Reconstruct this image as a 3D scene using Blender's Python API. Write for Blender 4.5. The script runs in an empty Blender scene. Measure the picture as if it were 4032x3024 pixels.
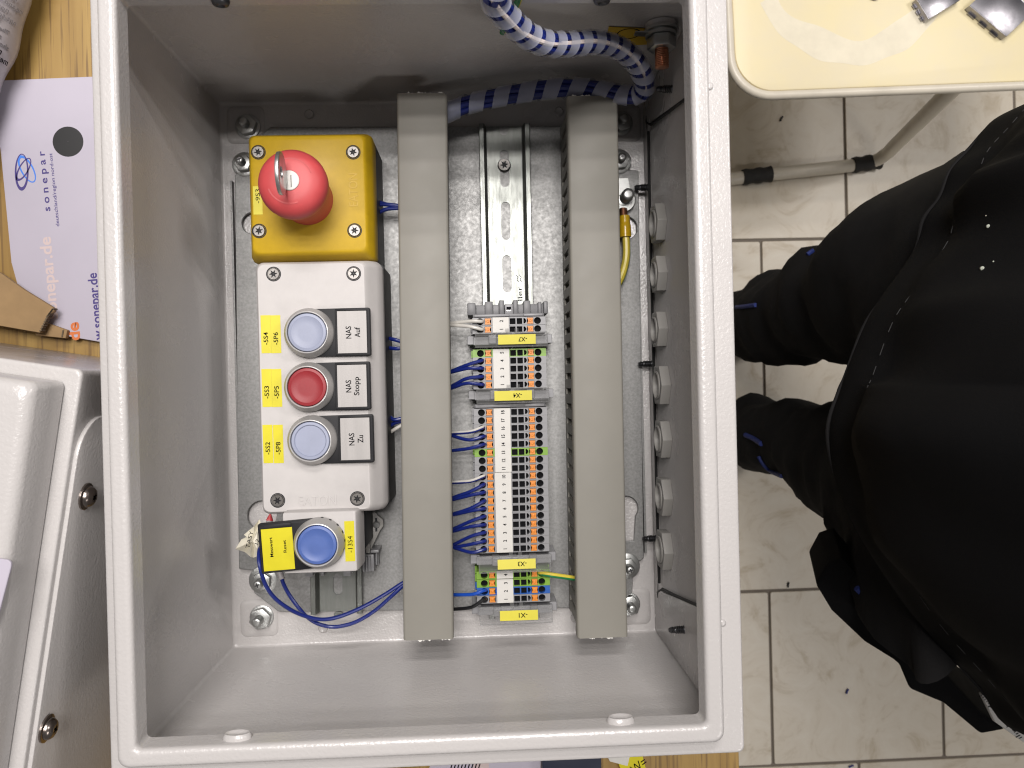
import bpy, bmesh, math, random
from mathutils import Vector, Matrix
random.seed(7)
R = math.radians
scene = bpy.context.scene
col = scene.collection
OZ = 805.0                       # enclosure underside above the floor, mm; all lengths below are mm

# ---------------------------------------------------------------- camera
CAM = Vector((26.54, -7.92, 564.5)); FPX = 3157.0
ROT = (Matrix.Rotation(-.025, 3, 'Z') @ Matrix.Rotation(-.0409, 3, 'Y') @ Matrix.Rotation(-.004, 3, 'X'))
cd = bpy.data.cameras.new('camera'); cam = bpy.data.objects.new('camera', cd); col.objects.link(cam)
cd.sensor_width = 36; cd.lens = FPX / 4032 * 36; cd.clip_start = .01; cd.clip_end = 50
cam.matrix_world = Matrix.Translation(Vector((CAM.x, CAM.y, CAM.z + OZ)) * .001) @ ROT.to_4x4()
scene.camera = cam
cd.dof.use_dof = True; cd.dof.focus_distance = .49; cd.dof.aperture_fstop = 22

# ---------------------------------------------------------------- light: ceiling tubes of the workshop, an added fill pair, flat ambient
w = bpy.data.worlds.new("World"); scene.world = w; w.use_nodes = True
w.node_tree.nodes['Background'].inputs[0].default_value = (1.0, .97, .975, 1)
w.node_tree.nodes['Background'].inputs[1].default_value = .165
def lamp(name, x, y, z, sx, sy, power, c):
    l = bpy.data.lights.new(name, 'AREA'); l.shape = 'RECTANGLE'; l.size = sx * .001; l.size_y = sy * .001
    l.energy = power; l.color = c
    o = bpy.data.objects.new(name, l); o.location = (x * .001, y * .001, (z + OZ) * .001); col.objects.link(o)
    return o
WARM = (1.0, .955, .925)
for yy, pw in ((220, 8), (360, 8), (500, 9.5), (690, 6), (1080, 9.5), (1230, 9.5)):
    lamp('ceiling_or_fill_tube', -10, yy, 1700, 600, 45, pw, WARM)
for i, yy in enumerate((600, 800)):
    lamp('ceiling_or_fill_tube', 1750, yy, 1700, 600, 60, 11.0, WARM)
for i, yy in enumerate((-1300, -1500)):  # pair added for general fill, no known lamp hangs there
    lamp('ceiling_or_fill_tube', 1300, yy, 1700, 600, 60, 6.0, WARM)
scene.view_settings.view_transform = 'Standard'; scene.view_settings.look = 'None'
scene.view_settings.exposure = -.06; scene.view_settings.gamma = 1
scene.render.engine = 'CYCLES'
scene.cycles.filter_width = 1.15; scene.cycles.max_bounces = 8; scene.cycles.transparent_max_bounces = 24

# ---------------------------------------------------------------- measuring helpers (photo 2212 px wide -> mm)
K = 4032 / 2212
def ray(u, v):
    return ROT @ Vector(((u * K - 2016) / FPX, (1512 - v * K) / FPX, -1))
def D(u, v, z):
    d = ray(u, v); t = (z - CAM.z) / d.z; p = CAM + t * d; return p.x, p.y
def D3(u, v, z):
    a = D(u, v, z); return Vector((a[0], a[1], z))
def DX(u, v, x):
    d = ray(u, v); t = (x - CAM.x) / d.x; return CAM + t * d
def DY(u, v, y):
    d = ray(u, v); t = (y - CAM.y) / d.y; return CAM + t * d
def Zm(x0, y0, sc):              # enlarged detail of the photo -> 2212 px frame
    return lambda a, b: ((x0 + a / sc) / K, (y0 + b / sc) / K)

# ---------------------------------------------------------------- materials
def mat(name, c, rough=.5, metal=0, bump=None, var=None, spec=.5, alpha=1, rvar=None, coat=0, sheen=0, trans=0, stretch=None):
    m = bpy.data.materials.new(name); m.use_nodes = True
    nt = m.node_tree; b = nt.nodes['Principled BSDF']; N = nt.nodes.new; L = nt.links.new
    b.inputs['Base Color'].default_value = (*c, 1); b.inputs['Roughness'].default_value = rough
    b.inputs['Metallic'].default_value = metal; b.inputs['Specular IOR Level'].default_value = spec
    b.inputs['Alpha'].default_value = alpha; b.inputs['Coat Weight'].default_value = coat
    b.inputs['Sheen Weight'].default_value = sheen; b.inputs['Transmission Weight'].default_value = trans
    tc = N('ShaderNodeTexCoord'); vec = tc.outputs['Object']
    if stretch:
        mp = N('ShaderNodeMapping'); mp.inputs['Scale'].default_value = stretch; L(vec, mp.inputs[0]); vec = mp.outputs[0]
    def noise(s, detail=3, r=.55):
        n = N('ShaderNodeTexNoise'); n.inputs['Scale'].default_value = s; n.inputs['Detail'].default_value = detail
        n.inputs['Roughness'].default_value = r; L(vec, n.inputs['Vector']); return n
    if var:                      # (scale, amount[, second colour])
        n = noise(var[0], 4, .6); mx = N('ShaderNodeMix'); mx.data_type = 'RGBA'
        c2 = var[2] if len(var) > 2 else tuple(x * (1 - var[1]) for x in c)
        mx.inputs[6].default_value = (*c, 1); mx.inputs[7].default_value = (*c2, 1)
        rp = N('ShaderNodeMapRange'); rp.inputs[1].default_value = .35; rp.inputs[2].default_value = .68
        L(n.outputs[0], rp.inputs[0]); L(rp.outputs[0], mx.inputs[0]); L(mx.outputs[2], b.inputs['Base Color'])
    if rvar:
        n = noise(rvar[0], 3); rp = N('ShaderNodeMapRange'); rp.inputs[1].default_value = .3; rp.inputs[2].default_value = .7
        rp.inputs[3].default_value = rough - rvar[1]; rp.inputs[4].default_value = rough + rvar[1]
        L(n.outputs[0], rp.inputs[0]); L(rp.outputs[0], b.inputs['Roughness'])
    if bump:                     # (scale, strength, distance mm)
        n = noise(bump[0], 2); bp = N('ShaderNodeBump'); bp.inputs['Strength'].default_value = bump[1]
        bp.inputs['Distance'].default_value = bump[2] * .001; L(n.outputs[0], bp.inputs['Height']); L(bp.outputs[0], b.inputs['Normal'])
    return m
PAINT = mat('light_grey_powder_coat', (.465, .447, .438), .25, bump=(600, .55, .38), rvar=(30, .05))
GASK = mat('black_gasket', (.012, .012, .012), .6)
GALV = mat('galvanised_sheet', (.29, .29, .285), .50, .6, var=(600, .26), rvar=(380, .06))
ZINC = mat('bright_zinc', (.50, .51, .50), .36, .95, var=(60, .18), rvar=(150, .06))
RAILM = mat('din_rail_zinc', (.23, .24, .225), .40, .9, var=(40, .2), stretch=(6, 1, 1), rvar=(80, .06))
STEEL = mat('screw_steel', (.20, .19, .18), .40, 1, var=(300, .3))
DARKST = mat('dark_steel', (.10, .10, .105), .35, .9)
DUCT = mat('stone_grey_plastic', (.222, .212, .185), .58, var=(25, .06), bump=(900, .08, .1), rvar=(40, .05))
YEL = mat('yellow_plastic', (.50, .32, .006), .5, var=(200, .08), bump=(1200, .25, .15))
RED = mat('red_plastic', (.50, .06, .064), .5, var=(60, .12))
RED2 = mat('red_marking', (.40, .028, .03), .5)
WHP = mat('white_lid_plastic', (.48, .46, .45), .55, var=(120, .05), bump=(1300, .15, .1))
DKB = mat('dark_grey_plastic', (.03, .031, .034), .55, spec=.25)
BLK = mat('black_plastic', (.013, .013, .015), .5, spec=.2)
INK = mat('black_print', (.006, .006, .008), .8, spec=.05)
LABY = mat('yellow_label', (.60, .53, .010), .4, var=(70, .08))
LABW = mat('white_marker', (.62, .605, .57), .5, var=(150, .05))
ALU = mat('brushed_plate', (.36, .345, .335), .5, .2, var=(260, .10), stretch=(1, .06, 1))
SATIN = mat('satin_bezel', (.43, .42, .41), .46, .45)
CHROME = mat('polished_ring', (.66, .65, .64), .35, .5)
CAPW = mat('pale_blue_lens', (.285, .31, .41), .5, var=(60, .08))
CAPR = mat('dark_red_lens', (.27, .015, .022), .5, var=(60, .12))
CAPB = mat('blue_button', (.07, .125, .36), .45, var=(200, .08))
GREY = mat('terminal_grey', (.25, .25, .26), .42)
GREYD = mat('clamp_grey', (.15, .15, .157), .45)
GREEN = mat('terminal_green', (.18, .34, .035), .42)
TBLUE = mat('terminal_blue', (.015, .09, .36), .42)
ORG = mat('orange_lever', (.66, .23, .03), .42)
VOID = mat('hole_shade_black', (.008, .008, .009), .8, spec=.05)
WBLU = mat('dark_blue_insulation', (.008, .018, .15), .32)
WLBL = mat('light_blue_insulation', (.01, .07, .42), .32)
WWHT = mat('white_insulation', (.56, .54, .50), .35)
WBLK = mat('black_insulation', (.010, .010, .011), .32)
WYEL = mat('yellow_insulation', (.62, .50, .06), .35)
WGRN = mat('green_insulation', (.012, .17, .06), .35)
FERR = mat('grey_ferrule', (.34, .32, .32), .45)
COPPER = mat('copper_plate', (.50, .22, .13), .35, 1, var=(300, .3))
WRAP = mat('translucent_wrap', (.56, .58, .67), .32, alpha=.44, spec=.6)
NUTP = mat('grey_locknut_plastic', (.33, .32, .30), .5)
TAPE = mat('masking_tape', (.70, .66, .54), .6, var=(80, .15), bump=(200, .6, .5))
PAPER = mat('white_coated_board', (.45, .42, .49), .45, var=(15, .05), bump=(60, .1, .3))
VIO = mat('violet_print', (.05, .035, .17), .5)
SKYB = mat('light_blue_print', (.05, .18, .62), .5)
ORP = mat('orange_print', (.55, .15, .04), .5)
ORPF = mat('faded_orange_print', (.53, .43, .42), .5)
CARD = mat('brown_cardboard', (.29, .185, .085), .75, var=(40, .2), bump=(120, .3, .3))
CARDE = mat('cardboard_edge', (.14, .10, .06), .8, var=(500, .5))
POLY = mat('printed_film', (.36, .34, .36), .28, var=(50, .12), bump=(35, .5, 2))
PRINTG = mat('grey_print', (.17, .16, .17), .5)
CREAM = mat('cream_vinyl', (.72, .625, .375), .42, var=(14, .12, (.68, .60, .41)), bump=(90, .12, .4))
CREAMT = mat('cream_tube', (.62, .57, .475), .35, var=(30, .12))
RUBB = mat('worn_black_tape', (.014, .013, .012), .7, bump=(200, .6, .6))
STAIN = mat('worn_white_stain', (.74, .68, .53), .6, var=(40, .10))
CLIPM = mat('clip_sheet_metal', (.36, .35, .375), .34, 1, var=(120, .3), rvar=(60, .08))
FAB = mat('black_work_fabric', (.0052, .0052, .0058), .9, bump=(900, .5, .5), var=(9, .3), spec=.12)
FAB2 = mat('charcoal_trouser_fabric', (.0135, .013, .0135), .9, bump=(700, .5, .5), var=(11, .4), spec=.15)
STITCH = mat('grey_stitching', (.016, .016, .017), .8)
PIPE = mat('blue_piping', (.008, .022, .15), .6)
LINT = mat('white_lint', (.4, .42, .36), .8)
NAVY = mat('navy_box', (.010, .014, .035), .4)

def wood_mat():
    m = mat('oak_laminate', (.45, .29, .095), .45)
    nt = m.node_tree; N = nt.nodes.new; L = nt.links.new; b = nt.nodes['Principled BSDF']
    tc = N('ShaderNodeTexCoord'); prev = None
    def band(sx, sy, det):
        mp = N('ShaderNodeMapping'); mp.inputs['Scale'].default_value = (sx, sy, 1); L(tc.outputs['Object'], mp.inputs[0])
        n = N('ShaderNodeTexNoise'); n.inputs['Scale'].default_value = 1; n.inputs['Detail'].default_value = det; L(mp.outputs[0], n.inputs['Vector']); return n
    a = band(70, 3, 4); f = band(420, 14, 3)
    cr = N('ShaderNodeValToRGB'); e = cr.color_ramp.elements
    e[0].position = .33; e[0].color = (.235, .135, .03, 1); e[1].position = .68; e[1].color = (.35, .222, .06, 1)
    L(a.outputs[0], cr.inputs[0])
    mr = N('ShaderNodeMapRange'); mr.inputs[1].default_value = .53; mr.inputs[2].default_value = .64; L(f.outputs[0], mr.inputs[0])
    mx = N('ShaderNodeMix'); mx.data_type = 'RGBA'; mx.inputs[7].default_value = (.15, .082, .02, 1)
    mm = N('ShaderNodeMath'); mm.operation = 'MULTIPLY'; mm.inputs[1].default_value = .85; L(mr.outputs[0], mm.inputs[0])
    L(mm.outputs[0], mx.inputs[0]); L(cr.outputs[0], mx.inputs[6]); L(mx.outputs[2], b.inputs['Base Color'])
    return m
WOOD = wood_mat()
def tile_mat():
    m = mat('cream_stone_tile', (.56, .50, .40), .38, bump=(60, .15, .5))
    nt = m.node_tree; N = nt.nodes.new; L = nt.links.new; b = nt.nodes['Principled BSDF']
    tc = N('ShaderNodeTexCoord'); oi = N('ShaderNodeObjectInfo')
    ad = N('ShaderNodeVectorMath'); ad.operation = 'ADD'
    sc = N('ShaderNodeVectorMath'); sc.operation = 'SCALE'; sc.inputs[3].default_value = 40
    cb = N('ShaderNodeCombineXYZ'); L(oi.outputs['Random'], cb.inputs[0]); L(cb.outputs[0], sc.inputs[0])
    L(tc.outputs['Object'], ad.inputs[0]); L(sc.outputs[0], ad.inputs[1])
    n = N('ShaderNodeTexNoise'); n.inputs['Scale'].default_value = 14; n.inputs['Detail'].default_value = 7; n.inputs['Roughness'].default_value = .66; n.inputs['Distortion'].default_value = 1.6
    L(ad.outputs[0], n.inputs['Vector'])
    cr = N('ShaderNodeValToRGB'); e = cr.color_ramp.elements
    e[0].position = .30; e[0].color = (.40, .335, .24, 1); e[1].position = .47; e[1].color = (.53, .475, .385, 1)
    e2 = e.new(.72); e2.color = (.57, .525, .44, 1)
    L(n.outputs[0], cr.inputs[0]); L(cr.outputs[0], b.inputs['Base Color'])
    return m
TILE = tile_mat()
GROUT = mat('grey_grout', (.17, .145, .12), .9, bump=(200, .5, .5))
def clear_mat():
    m = bpy.data.materials.new('clear_plastic'); m.use_nodes = True
    nt = m.node_tree; N = nt.nodes.new; L = nt.links.new; nt.nodes.clear()
    o = N('ShaderNodeOutputMaterial'); mx = N('ShaderNodeMixShader'); t = N('ShaderNodeBsdfTransparent'); g = N('ShaderNodeBsdfPrincipled')
    t.inputs[0].default_value = (.90, .90, .90, 1); g.inputs['Base Color'].default_value = (.62, .62, .62, 1); g.inputs['Roughness'].default_value = .12
    lw = N('ShaderNodeLayerWeight'); lw.inputs[0].default_value = .35
    mr = N('ShaderNodeMapRange'); mr.inputs[3].default_value = .07; mr.inputs[4].default_value = .6
    L(lw.outputs['Facing'], mr.inputs[0]); L(mr.outputs[0], mx.inputs[0]); L(t.outputs[0], mx.inputs[1]); L(g.outputs[0], mx.inputs[2]); L(mx.outputs[0], o.inputs[0])
    return m
CLEAR = clear_mat()

# ---------------------------------------------------------------- objects
ORIG = {}
def tag(o, label=None, cat=None, group=None, kind=None):
    if label: o['label'] = label
    if cat: o['category'] = cat
    if group: o['group'] = group
    if kind: o['kind'] = kind
    return o
def thing(name, label, cat, loc, group=None):
    o = bpy.data.objects.new(name, None); o.empty_display_size = .01; col.objects.link(o)
    o.location = (loc[0] * .001, loc[1] * .001, (loc[2] + OZ) * .001); ORIG[o.name] = Vector(loc)
    return tag(o, label, cat, group)
def place(me, name, parent=None, org=None):
    o = bpy.data.objects.new(name, me); col.objects.link(o)
    if parent: o.parent = parent; ORIG[o.name] = ORIG[parent.name]
    else: o.location = (org[0] * .001, org[1] * .001, (org[2] + OZ) * .001); ORIG[o.name] = Vector(org)
    return o
def dup(root, loc, label=None):
    r = root.copy(); col.objects.link(r); r.location = (loc[0] * .001, loc[1] * .001, (loc[2] + OZ) * .001); ORIG[r.name] = Vector(loc)
    if label: r['label'] = label
    for ch in root.children:
        c = ch.copy(); col.objects.link(c); c.parent = r; ORIG[c.name] = ORIG[r.name]
        for g in ch.children:
            d = g.copy(); col.objects.link(d); d.parent = c
    return r
def rrect(x0, x1, y0, y1, r, n=4):
    if r <= 0: return [(x0, y0), (x1, y0), (x1, y1), (x0, y1)]
    out = []
    for cx, cy, a in ((x1 - r, y0 + r, -90), (x1 - r, y1 - r, 0), (x0 + r, y1 - r, 90), (x0 + r, y0 + r, 180)):
        for i in range(n + 1):
            t = R(a + 90 * i / n); out.append((cx + r * math.cos(t), cy + r * math.sin(t)))
    return out
def ngon(r, n, cx=0, cy=0, a0=0):
    return [(cx + r * math.cos(a0 + 2 * math.pi * i / n), cy + r * math.sin(a0 + 2 * math.pi * i / n)) for i in range(n)]
def slot(cx, cy, wx, wy, n=6):
    return rrect(cx - wx / 2, cx + wx / 2, cy - wy / 2, cy + wy / 2, min(wx, wy) / 2 - .001, n)
def smooth_path(pts, n=8):
    P = [Vector(p) for p in pts]; P = [P[0] * 2 - P[1]] + P + [P[-1] * 2 - P[-2]]; out = []
    for i in range(1, len(P) - 2):
        for k in range(n):
            t = k / n; a, b, c, d = P[i - 1:i + 3]
            out.append(.5 * (2 * b + (c - a) * t + (2 * a - 5 * b + 4 * c - d) * t * t + (3 * b - 3 * c + d - a) * t ** 3))
    out.append(P[-2]); return out
def frames(P):
    T = [(P[min(i + 1, len(P) - 1)] - P[max(i - 1, 0)]).normalized() for i in range(len(P))]
    n = T[0].orthogonal().normalized(); out = []
    for t in T:
        n = (n - t * n.dot(t)).normalized(); out.append((t, n, t.cross(n)))
    return out
class MB:
    def __init__(s, T=None): s.v = []; s.f = []; s.T = T or Matrix()
    def add(s, V, F):
        k = len(s.v); s.v += [s.T @ Vector(p) for p in V]; s.f += [[k + i for i in f] for f in F]; return s
    def box(s, x0, x1, y0, y1, z0, z1):
        return s.add([(x, y, z) for z in (z0, z1) for x, y in ((x0, y0), (x1, y0), (x1, y1), (x0, y1))],
                     [(3, 2, 1, 0), (4, 5, 6, 7), (0, 1, 5, 4), (1, 2, 6, 5), (2, 3, 7, 6), (3, 0, 4, 7)])
    def loft(s, loops, c0=True, c1=True):
        n = len(loops[0]); V = [p for l in loops for p in l]; F = []
        for j in range(len(loops) - 1):
            for i in range(n):
                k = (i + 1) % n; F.append((j * n + i, j * n + k, (j + 1) * n + k, (j + 1) * n + i))
        if c0: F.append(tuple(range(n - 1, -1, -1)))
        if c1: F.append(tuple((len(loops) - 1) * n + i for i in range(n)))
        return s.add(V, F)
    def prism(s, poly, z0, z1):
        return s.loft([[(x, y, z0) for x, y in poly], [(x, y, z1) for x, y in poly]])
    def lathe(s, prof, n=28, cx=0, cy=0, z=0, c0=True, c1=True):
        return s.loft([[(cx + r * math.cos(2 * math.pi * i / n), cy + r * math.sin(2 * math.pi * i / n), z + h) for i in range(n)] for r, h in prof], c0, c1)
    def tube(s, pts, r, n=10, sm=8, ell=None):
        P = smooth_path(pts, sm) if sm else [Vector(p) for p in pts]; loops = []
        for i, (p, (t, a, b)) in enumerate(zip(P, frames(P))):
            rr = r(i / (len(P) - 1)) if callable(r) else r
            loops.append([p + (a * math.cos(2 * math.pi * k / n) + b * math.sin(2 * math.pi * k / n)) * rr for k in range(n)])
        return s.loft(loops)
    def plate(s, outline, holes, z0, z1):
        c = bpy.data.curves.new('tmp', 'CURVE'); c.dimensions = '2D'; c.fill_mode = 'BOTH'; c.extrude = (z1 - z0) / 2
        for poly in [outline] + list(holes):
            sp = c.splines.new('POLY'); sp.points.add(len(poly) - 1)
            for q, (x, y) in zip(sp.points, poly): q.co = (x, y, 0, 1)
            sp.use_cyclic_u = True
        o = bpy.data.objects.new('tmp', c); me = bpy.data.meshes.new_from_object(o)
        s.add([(v.co.x, v.co.y, v.co.z + (z0 + z1) / 2) for v in me.vertices], [tuple(p.vertices) for p in me.polygons])
        bpy.data.objects.remove(o); bpy.data.curves.remove(c); bpy.data.meshes.remove(me); return s
    def mesh(s, name, m, org, bev=0, seg=2, ang=35, weld=False):
        me = bpy.data.meshes.new(name); org = Vector(org)
        me.from_pydata([(p - org) * .001 for p in s.v], [], s.f)
        bm = bmesh.new(); bm.from_mesh(me)
        if weld or bev: bmesh.ops.remove_doubles(bm, verts=bm.verts, dist=2e-6)
        bmesh.ops.recalc_face_normals(bm, faces=bm.faces)
        if bev:
            ed = [e for e in bm.edges if len(e.link_faces) == 2 and e.calc_face_angle(0) > R(30)]
            bmesh.ops.bevel(bm, geom=ed, offset=bev * .001, segments=seg, profile=.5, affect='EDGES', clamp_overlap=True)
        bm.to_mesh(me); bm.free()
        me.polygons.foreach_set('use_smooth', [True] * len(me.polygons)); me.set_sharp_from_angle(angle=R(ang))
        me.materials.append(m); return me
    def build(s, name, m, parent=None, org=(0, 0, 0), **k):
        org = ORIG[parent.name] if parent else org
        return place(s.mesh(name, m, org, **k), name, parent, org)
def axes(o, x, y, z):            # local frame -> world
    m = Matrix((x, y, z)).transposed().to_4x4(); m.translation = Vector(o); return m
def TZ(x, y, z, deg=0): return Matrix.Translation((x, y, z)) @ Matrix.Rotation(R(deg), 4, 'Z')
_tc = {}
def textmesh(s, ext, off=0, res=3):
    k = (s, ext, off)
    if k not in _tc:
        c = bpy.data.curves.new('tmp', 'FONT'); c.body = s; c.extrude = ext; c.offset = off; c.resolution_u = res; c.align_x = 'CENTER'; c.align_y = 'CENTER'
        o = bpy.data.objects.new('tmp', c); me = bpy.data.meshes.new_from_object(o)
        V = [v.co.copy() for v in me.vertices]; F = [tuple(p.vertices) for p in me.polygons]
        x0, x1 = min(p.x for p in V), max(p.x for p in V); y0, y1 = min(p.y for p in V), max(p.y for p in V)
        V = [Vector((p.x - (x0 + x1) / 2, p.y - (y0 + y1) / 2, p.z)) for p in V]
        _tc[k] = (V, F, x1 - x0, y1 - y0); bpy.data.objects.remove(o); bpy.data.curves.remove(c); bpy.data.meshes.remove(me)
    return _tc[k]
def text(s, x, y, z, wd, ht, deg, m, parent, name='lettering', ext=.03, off=0, T=None):
    V, F, tw, th = textmesh(s, .01, off)
    if wd is None: wd = ht * tw / th * .86
    b = MB((T or Matrix()) @ TZ(x, y, z, deg))
    b.add([(p.x / tw * wd, p.y / th * ht, p.z / .01 * ext) for p in V], F)
    return b.build(name, m, parent)
ORDW = 'zero one two three four five six seven eight nine ten eleven twelve thirteen fourteen fifteen sixteen seventeen eighteen'.split()

# ================================================================ room surfaces
fl = MB().box(-2500, 3000, -2500, 2500, -OZ - 60, -OZ - 4).build('floor', GROUT, org=(0, 0, -OZ)); 
fl.location.z = 0; tag(fl, kind='structure')
rows = [D(1590, 519, -OZ)[1], D(1594, 900, -OZ)[1], D(1607, 1276, -OZ)[1], D(1611, 1657, -OZ)[1]]
pit = (rows[0] - rows[3]) / 3; x0 = D(1830, 512, -OZ)[0]
tme = MB().prism(rrect(2.5, pit - 2.5, 2.5, pit - 2.5, 3, 2), 0, 8).mesh('tile', TILE, (0, 0, 0), bev=.8, seg=1)
for j in range(-4, 5):
    for i in range(-3, 6):
        xx = x0 + (i - (0 if j % 2 else .5)) * pit; yy = rows[0] - (j + 1) * pit
        if not (-250 < xx < 1500): continue
        o = bpy.data.objects.new('tile', tme); col.objects.link(o); o.parent = fl
        o.location = (xx * .001, yy * .001, -.008 + random.uniform(-.0004, .0004)); o.rotation_euler.z = R(random.uniform(-.15, .15))
# ---- desk
XE = D(1598, 1645, 0)[0]
desk = thing('desk', 'oak laminate work desk under the open grey enclosure', 'desk', (-400, 150, -OZ))
MB().box(-1300, XE, -520, 980, -30, -1).build('desk_top', WOOD, desk, bev=1.2)
for x, y in ((-1240, -460), (XE - 75, -460), (-1240, 900), (XE - 75, 900)):
    MB().box(x, x + 45, y, y + 45, -OZ, -30).build('leg', DKB, desk, bev=2)

# ================================================================ main enclosure
H2, W2, DP = 190.5, 150.0, 194.7
def enclosure_shell(W2, H2, DP, T=None):
    prof = [(1.2, 0, 3), (0, 1.2, 3), (0, DP - 13.4, 3), (0, DP - 12.2, 3), (.35, DP - 11.5, 3), (1, DP - 11.2, 3), (2, DP - 11.2, 3), (8.2, DP - 11.2, 4, 1), (9.2, DP - 11.2, 4, 1), (9.8, DP - 10.4, 5, 1), (10, DP - 9.2, 5, 1), (10.2, DP - 2.6, 5, 1), (10.4, DP - 1.5, 5, 1),
            (11.0, DP - .5, 5, 1), (12.0, DP, 4.6, 1), (13.0, DP, 4.4, 1), (15.6, DP, 3.6, 1), (16.8, DP - .05, 3.4, 1), (18.0, DP - .6, 3, 1), (18.65, DP - 1.6, 2.7, 1), (18.8, DP - 2.8, 2.6, 1), (18.82, DP - 3.8, 2.5, 1), (19.0, DP - 12.8, 2.4, 1),
            (17.5, DP - 12.8, 2.4, 1), (17.4, DP - 14.0, 2.4, 1), (1.6, DP - 14.2, 2), (1.6, 3.4, 2), (2.2, 2.1, 2), (3.6, 1.6, 2)]
    return MB(T).loft([[(x - 2.4 * (q[3] if len(q) > 3 else 0), y, q[1]) for x, y in rrect(-W2 + q[0], W2 - q[0], -H2 + q[0], H2 - q[0], q[2], 5)] for q in prof])
enc = thing('enclosure', 'open light grey steel wall enclosure holding terminals, ducts and push buttons', 'electrical enclosure', (0, 0, 0))
enclosure_shell(W2, H2, DP).build('body', PAINT, enc, ang=50)
# embossed corner pads and round bosses of the back wall
for u, v in ((531, 270), (1345, 266), (560, 1335), (1366, 1310)):
    x, y = D(u, v, 2); MB().loft([[(a, b, z) for a, b in rrect(x - d, x + d, y - d, y + d, 4.5, 4)] for d, z in ((13, 1.6), (12, 2.6), (9.5, 2.7))]).build('corner_pad', PAINT, enc, ang=60)
for u, v in ((668, 247), (1207, 241), (698, 1357), (1243, 1335)):
    x, y = D(u, v, 2); MB().lathe([(3.4, 1.5), (3.3, 2.3), (2.6, 2.9), (1.8, 2.4)], 20, x, y).build('boss', PAINT, enc, ang=60)
# gland opening in the wall on the screw side: raised frame, gasket, screws through it
YT, YB = 163, -153
opening = [(16, YB + 3), (26, YB - 1), (182, -128), (182, 138), (26, YT + 1), (16, YT - 3)]     # (z, y)
TX = axes((148.4, 0, 0), (0, 0, 1), (0, 1, 0), (-1, 0, 0))
MB(TX).plate(rrect(3.5, 180.5, -187, 187, 2), [[(min(z, 178.5), y) for z, y in opening]], .1, 2.1).build('gland_frame', PAINT, enc, bev=.5)
ring = [Vector((147.1, y, z)) for z, y in opening[:3]] ; ring2 = [Vector((147.1, y, z)) for z, y in opening[3:]]
gp = [Vector((147.0, 138, 180)), Vector((147.0, YT - 1, 27)), Vector((147.0, YT - 5, 17)), Vector((147.0, 0, 16.2)), Vector((147.0, YB + 5, 17)), Vector((147.0, YB + 1, 27)), Vector((147.0, -128, 180))]
MB().tube(gp, 1.1, 6, 3).build('gasket', GASK, enc)
for k, (u, v) in enumerate(((1451, 192), (1399, 405), (1407, 786), (1416, 1163), (1477, 1360))):
    p = DX(u, v, 146.2)
    T = axes(p, (0, 1, 0), (0, 0, 1), (-1, 0, 0))
    pr = [(2.5, -.5)]
    for i in range(8): pr += [(2.5 if i < 5 else 2.1, .3 + i * 1.05), (1.95 if i < 5 else 1.6, .85 + i * 1.05)]
    pr += [(1.1, 9.2)]
    MB(T).lathe(pr, 14).build('screw_tip', DARKST, enc, ang=60)
# bosses / screws in the rim
for u, v in ((515, 1590), (1340, 1556)):
    p = DY(u, v, -H2 + 19.2)
    T = axes((p.x, -H2 + 18.9, DP - 8.2), (1, 0, 0), (0, 0, 1), (0, 1, 0))
    MB(T).loft([[(a * sx, b, z) for a, b in ngon(1, 24)] for sx, b, z in ((1, 1, 0),)] and [[(a * rx, b * ry, z) for a, b in ngon(1, 24)] for rx, ry, z in ((6.6, 4.2, -.2), (6.5, 4.1, 1.6), (5.6, 3.3, 2.6), (4.0, 2.2, 2.0), (2.6, 1.3, 1.6))]).build('rim_boss', PAINT, enc, ang=60)
for u, v in ((472, -4), (1302, -8)):
    p = DY(u, v, H2 - 19.2)
    T = axes((p.x, H2 - 18.9, DP - 8.4), (1, 0, 0), (0, 0, 1), (0, -1, 0))
    MB(T).lathe([(4.2, -.1), (4.2, .7), (3.6, 2.0), (2.0, 2.6), (1.2, 1.6)], 20).build('rim_screw', DARKST, enc, ang=60)
for u, v in ((1549, 186), (1575, 1345)):
    x, y = D(u, v, DP - 11); MB().lathe([(1.9, 0), (1.8, .7), (.9, 1.1)], 16, W2 - 9.6, y, DP - 11.3).build('rim_pip', PAINT, enc, ang=70)

# ---- plastic lock nuts on the gland plate
Zr = Zm(2300, 600, 2.369); nutY = []
nm = None
order = ['first', 'second', 'third', 'fourth', 'fifth', 'sixth', 'last']
for i, (u, v, r) in enumerate(((1411, 483, 13.6), (1413, 593, 12.9), (1414, 712, 12.9), (1419, 832, 14.2), (1422, 948, 13.6), (1424, 1072, 13.6), (1425, 1187, 13.8))):
    p = DX(u, v, 142.2)
    lab = ['grey plastic hexagon lock nut next to the ring lug, first in the row', 'grey lock nut second in the row, below the one beside the ring lug', 'grey lock nut third in the row on the enclosure side wall',
           'grey lock nut in the middle of the row, beside the bent black screw tip', 'grey lock nut fifth in the row, just past the middle one', 'grey lock nut sixth in the row, last but one before the bottom wall',
           'grey lock nut at the bottom end of the row, beside a threaded screw tip'][i]
    t = thing('lock_nut', lab, 'lock nut', (148.3, p.y, p.z), 'lock nuts along the gland plate')
    T = axes((148.3, p.y, p.z), (0, 1, 0), (0, 0, 1), (-1, 0, 0))
    a0 = R(30)
    MB(T).plate(ngon(r, 6, a0=a0), [ngon(r * .66, 28)], 0, 6.2).build('nut', NUTP, t, bev=.35)
    MB(T).lathe([(r * .655, -.1), (r * .655, 6.8), (r * .58, 7.2), (r * .55, 6.6), (r * .54, 2.5), (.1, 2.4)], 28, c1=False).build('plug', NUTP, t, ang=40)

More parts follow.
